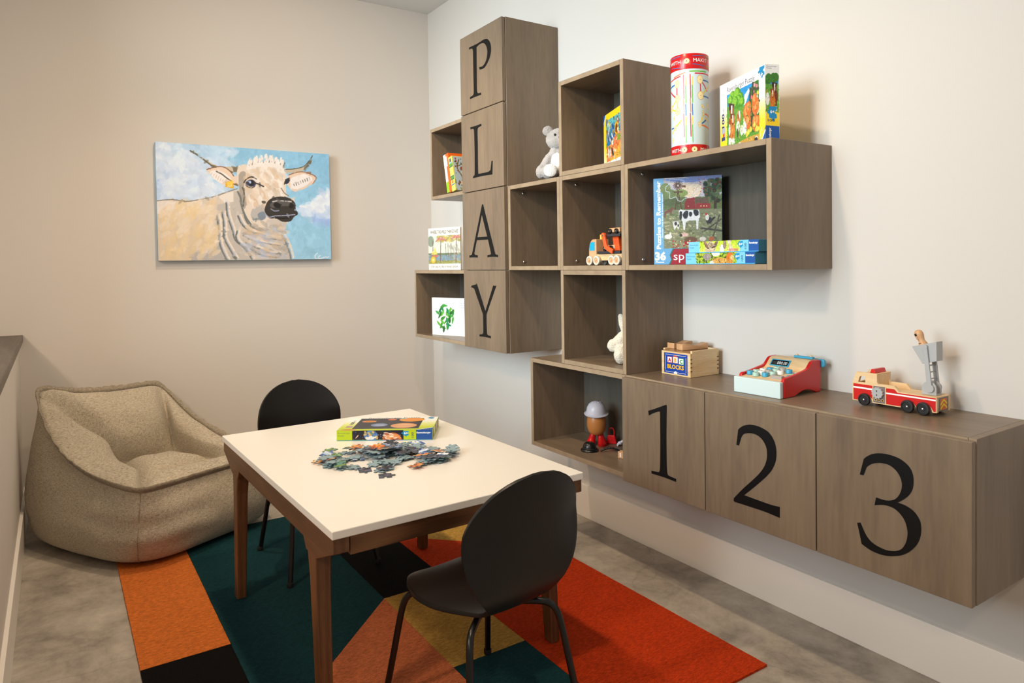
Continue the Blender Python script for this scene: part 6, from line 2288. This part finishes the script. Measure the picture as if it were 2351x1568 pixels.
B().lathe([(0.0032, 0), (0.0028, -0.0015), (0.0008, -0.002)], (ap[0].x, -0.0127, ap[0].z), axis='y', n=12).build('bolt', M_CHROME, lt, smooth=True)
B().box(0.075, 0.150, -0.004, 0.050, 0.086, 0.094).build('upper_deck', mat('charcoal_paint', (48, 48, 54), .5), lt, bevel=0.001)
B().prism([(0.106, 0.044), (0.132, 0.044), (0.126, 0.0858), (0.100, 0.0858)], 0.012, 0.034, 'y').build('lift_strut', M_ORANGE, lt)


def mini_car(label, x, z):
    M_ = Matrix.Translation(Vector((-0.2160, -1.8060, 3 * S + T + 0.0005))) @ Matrix.Rotation(R(-91), 4, 'Z') @ Matrix.Scale(1.28, 4)
    c = thing('toy_car', label, 'toy car', M_ @ Vector((x, 0.010, z)), (0, 0, R(-91)), 'little wooden cars on the lorry')
    c.scale = (1.28, 1.28, 1.28)
    B().prism([(0, 0.005), (0.0, 0.013), (0.004, 0.0185), (0.052, 0.0185), (0.052, 0.005)], 0, 0.022, 'y').build('body', M_BEECH, c, bevel=0.0018)
    for cx in (0.011, 0.040):
        for y, s_ in ((-0.0004, math.pi), (0.0224, 0.0)):
            w_ = B().lathe([(0.0060, 0), (0.0082, 0.0006), (0.0082, 0.0040), (0.0070, 0.005), (0.004, 0.005), (0.001, 0.0050)], axis='y', n=18).build('wheel', M_BLACKP, c, smooth=True, loc=(cx, y, 0.0082), rot=(0, 0, s_))
            B().lathe([(0.0034, 0.0048), (0.0026, 0.0068), (0.0006, 0.0074)], axis='y', n=12).build('hub_cap', M_CHROME, w_, smooth=True)
    return c


mini_car('tiny wooden car on the lower deck of the lorry', 0.058, 0.0428)
mini_car('tiny wooden car on the upper deck of the lorry', 0.082, 0.0943)

# ---------------- grey bear on top of the empty cube
M_FUR = mat('grey_plush', (176, 170, 166), rough=0.95, spec=0.05, bump=(220, 0.9, 0.006), var=(26, 0.08), sheen=0.35)
M_FURW = mat('white_plush', (240, 237, 232), rough=0.95, spec=0.05, bump=(220, 0.7, 0.005), sheen=0.3)
bear = thing('teddy_bear', 'grey plush bear with a white belly, sitting beside the P L doors', 'soft toy', (-0.190, -1.594, 4 * S + 0.001), (0, 0, R(-33)))
bear.scale = (1.10, 1.10, 1.06)
# the bear faces local -y
blob('body', [((0, 0.012, 0.062), (0.058, 0.050, 0.062), None), ((0, 0.0, 0.110), (0.046, 0.042, 0.040), None),
              ((-0.056, -0.006, 0.072), (0.020, 0.024, 0.056), (0, R(28), 0)), ((0.056, -0.006, 0.072), (0.020, 0.024, 0.056), (0, R(-28), 0)),
              ((-0.078, -0.016, 0.036), (0.020, 0.024, 0.028), None), ((0.078, -0.016, 0.036), (0.020, 0.024, 0.028), None),
              ((-0.046, -0.045, 0.030), (0.030, 0.045, 0.029), (0, 0, R(-14))), ((0.046, -0.045, 0.030), (0.030, 0.045, 0.029), (0, 0, R(14)))], M_FUR, bear, 0.005, 0.005)
hd_ = blob('head', [((0, 0.0, 0.168), (0.057, 0.050, 0.047), None), ((0, -0.030, 0.154), (0.040, 0.034, 0.030), None)], M_FUR, bear, 0.004, 0.004)
for s_ in (-1, 1):
    blob('ear', [((s_ * 0.047, 0.010, 0.205), (0.022, 0.013, 0.022), (0, s_ * R(20), 0))], M_FUR, bear, 0.003, 0.003)
    B().ell((s_ * 0.046, -0.088, 0.032), (0.026, 0.008, 0.026), 18, 10).build('foot_pad', M_FURW, bear, smooth='all')
    B().ell((s_ * 0.024, -0.046, 0.180), (0.0042, 0.0035, 0.0050), 12, 8).build('eye', M_BLACKP, bear, smooth='all')
B().ell((0, -0.020, 0.075), (0.040, 0.028, 0.052), 20, 12).build('belly_patch', M_FURW, bear, smooth='all')
B().ell((0, -0.0635, 0.166), (0.012, 0.006, 0.008), 14, 8).build('nose', mat('nose_brown', (96, 84, 80), .6), bear, smooth='all')
B().tube([(0, -0.064, 0.158), (0.001, -0.0635, 0.148), (0.010, -0.0615, 0.144)], 0.0012, 6).build('mouth_stitch', mat('nose_brown', (96, 84, 80), .6), bear)

# ---------------- cream soft toy mostly hidden in the lower cube
M_CREAM = mat('cream_plush', (226, 216, 198), rough=0.95, spec=0.05, bump=(200, 0.9, 0.006), sheen=0.35)
bn = thing('soft_toy', 'cream plush rabbit tucked behind the side of the lower cube', 'soft toy', (-0.150, -1.995, 2 * S + T + 0.001), (0, 0, R(-55)))
blob('body', [((0, 0.0, 0.060), (0.052, 0.046, 0.060), None), ((0, 0.0, 0.150), (0.045, 0.042, 0.042), None), ((-0.055, -0.012, 0.088), (0.024, 0.024, 0.046), (0, R(38), 0)), ((-0.082, -0.016, 0.066), (0.022, 0.022, 0.026), None), ((0.055, -0.012, 0.085), (0.022, 0.024, 0.050), (0, R(-32), 0)), ((-0.040, -0.040, 0.034), (0.030, 0.042, 0.036), (0, 0, R(-16))), ((0.040, -0.040, 0.034), (0.030, 0.042, 0.036), (0, 0, R(16)))], M_CREAM, bn, 0.005, 0.006)
for s_ in (-1, 1):
    blob('ear', [((s_ * 0.046, 0.0, 0.150), (0.016, 0.012, 0.044), (0, s_ * R(14), 0))], M_CREAM, bn, 0.004, 0.004)
    B().ell((s_ * 0.018, -0.040, 0.158), (0.004, 0.003, 0.0045), 10, 8).build('eye', M_BLACKP, bn, smooth='all')
B().ell((0, -0.044, 0.146), (0.006, 0.004, 0.004), 10, 8).build('nose', mat('nose_pink', (206, 150, 140), .6), bn, smooth='all')

# ---------------- plain plastic doll and loose toy bits in the low open box
zf = S + T + 0.0005
M_TAN = mat('tan_plastic', (190, 120, 62), rough=0.35)
M_LILAC = mat('pale_lilac_plastic', (206, 200, 208), rough=0.35)
dl = thing('plastic_doll', 'plain egg shaped tan plastic doll with a pale helmet and red boots', 'toy figure', (-0.115, -1.722, zf), (0, 0, R(-45)))
B().lathe([(0.012, 0.040), (0.026, 0.045), (0.036, 0.058), (0.041, 0.078), (0.041, 0.098), (0.038, 0.118), (0.032, 0.136), (0.020, 0.148), (0.004, 0.152)], n=32).build('body', M_TAN, dl, smooth=True)
h_ = B().lathe([(0.050, 0.130), (0.052, 0.133), (0.044, 0.138), (0.042, 0.146), (0.039, 0.160), (0.031, 0.174), (0.018, 0.183), (0.003, 0.186)], n=32)
h_.v = [tuple(Matrix.Rotation(R(8), 3, 'X') @ (Vector(v) - Vector((0, 0, 0.13))) + Vector((0, -0.004, 0.13))) for v in h_.v]
helm = h_.build('helmet', M_LILAC, dl, smooth=True)
for k in range(7):
    a = k * 0.9
    B().ell((0.016 * math.cos(a), 0.016 * math.sin(a) - 0.006, 0.1815 - 0.002 * (k % 2)), (0.004, 0.004, 0.003), 8, 6).build('helmet_stud', M_LILAC, helm, smooth='all')
for s_ in (-1, 1):
    b = B()
    lp = []
    for z, cx, cy, rx, ry in ((0.0, s_ * 0.024, -0.012, 0.019, 0.030), (0.010, s_ * 0.024, -0.012, 0.0195, 0.031), (0.020, s_ * 0.022, -0.004, 0.0165, 0.024), (0.036, s_ * 0.017, 0.003, 0.0135, 0.0145), (0.052, s_ * 0.014, 0.004, 0.0125, 0.0125)):
        lp.append([(cx + rx * math.cos(2 * math.pi * k / 18), cy + ry * math.sin(2 * math.pi * k / 18), z) for k in range(18)])
    b.rings(lp).build('boot', M_REDGLOSS, dl, smooth=True)
# handbag hanging at the doll's side
DM = Matrix.Translation(Vector((-0.115, -1.722, zf))) @ Matrix.Rotation(R(-45), 4, 'Z')
hbg = thing('toy_handbag', 'small red plastic handbag on the right of the tan doll', 'toy bag', (-0.058, -1.752, zf), (0, 0, R(-50)))
B().prism([(-0.021, 0.0), (0.021, 0.0), (0.022, 0.004), (0.016, 0.034), (0.012, 0.037), (-0.012, 0.037), (-0.016, 0.034), (-0.022, 0.004)], -0.007, 0.007, 'y').build('bag_body', M_REDGLOSS, hbg, bevel=0.002)
B().prism([(-0.017, 0.014), (0.017, 0.014), (0.0145, 0.034), (-0.0145, 0.034)], -0.0085, -0.0065, 'y').build('flap', M_REDGLOSS, hbg, bevel=0.0008)
B().lathe([(0.004, -0.0085), (0.0038, -0.0102), (0.001, -0.0106)], (0, 0, 0.020), axis='y', n=14).build('clasp', M_REDGLOSS, hbg, smooth=True)
B().tube([tuple(v) for v in catmull([(-0.012, 0, 0.036), (-0.0125, 0, 0.052), (-0.007, 0, 0.064), (0.004, 0, 0.066), (0.011, 0, 0.054), (0.011, 0, 0.036)], 5)], 0.0026, 10).build('handle', M_REDGLOSS, hbg, smooth=True)
# black hat, braid, hand and little block lying in front
ht = thing('toy_hat', 'glossy black plastic hat lying in front of the tan doll', 'toy hat', (-0.205, -1.782, zf))
B().lathe([(0.036, 0.0), (0.037, 0.003), (0.035, 0.007), (0.0285, 0.010), (0.0275, 0.018), (0.024, 0.028), (0.015, 0.035), (0.003, 0.037)], n=32).build('crown', M_BLACKP, ht, smooth=True)
B().lathe([(0.0292, 0.0085), (0.0296, 0.0115), (0.0280, 0.0130)], n=32).build('hat_band', mat('matt_black_plastic', (26, 25, 26), .6), ht, smooth=True)
br = thing('toy_moustache', 'curved black braided plastic piece right of the black hat', 'toy part', (-0.150, -1.846, zf), (0, 0, R(-33)))
for s_ in (-1, 1):
    b = B()
    for k in range(7):
        t_ = k / 6
        b.ell((s_ * t_ * 0.036, 0, 0.0165 - 0.011 * t_ ** 1.6), (0.0056, 0.0048 - 0.0012 * t_, 0.0050 - 0.0014 * t_), 10, 7, Euler((0, s_ * R(30), 0)).to_matrix())
    b.build('braid_half', M_BLACKP, br, smooth='all')
hn = thing('toy_hand', 'loose pale plastic hand at the edge of the number 1 door', 'toy part', (-0.060, -1.806, zf), (0, 0, R(-36)))
b = B().tube([tuple(v) for v in catmull([(0.040, 0, 0.006), (0.030, 0, 0.018), (0.014, 0, 0.022), (0.004, 0, 0.017)], 5)], 0.0058, 10)
b.ell((0.0, 0, 0.014), (0.009, 0.007, 0.008), 12, 8)
b.build('palm', M_LILAC, hn, smooth=True)
for k in range(4):
    B().tube([(-0.003, -0.006 + k * 0.004, 0.012), (-0.009, -0.008 + k * 0.0052, 0.009), (-0.011, -0.008 + k * 0.0054, 0.0026)], [0.0030, 0.0027, 0.0022], 8).build('finger', M_LILAC, hn, smooth=True)
B().tube([(0.003, 0.006, 0.013), (0.006, 0.010, 0.009), (0.006, 0.011, 0.004)], [0.003, 0.0027, 0.0022], 8).build('thumb', M_LILAC, hn, smooth=True)
lbk = thing('wooden_block', 'tiny wooden block with white marks beside the number 1 door', 'block', (-0.185, -1.930, zf), (0, 0, R(-70)))
B().box(0, 0.026, 0, 0.026, 0, 0.026).build('cube', M_BEECH, lbk, bevel=0.0012)
for z in (0.006, 0.0115, 0.017):
    B().box(0.008, 0.014, -0.0004, 0.0002, z, z + 0.0035).build('painted_mark', M_WHITEINK, lbk)
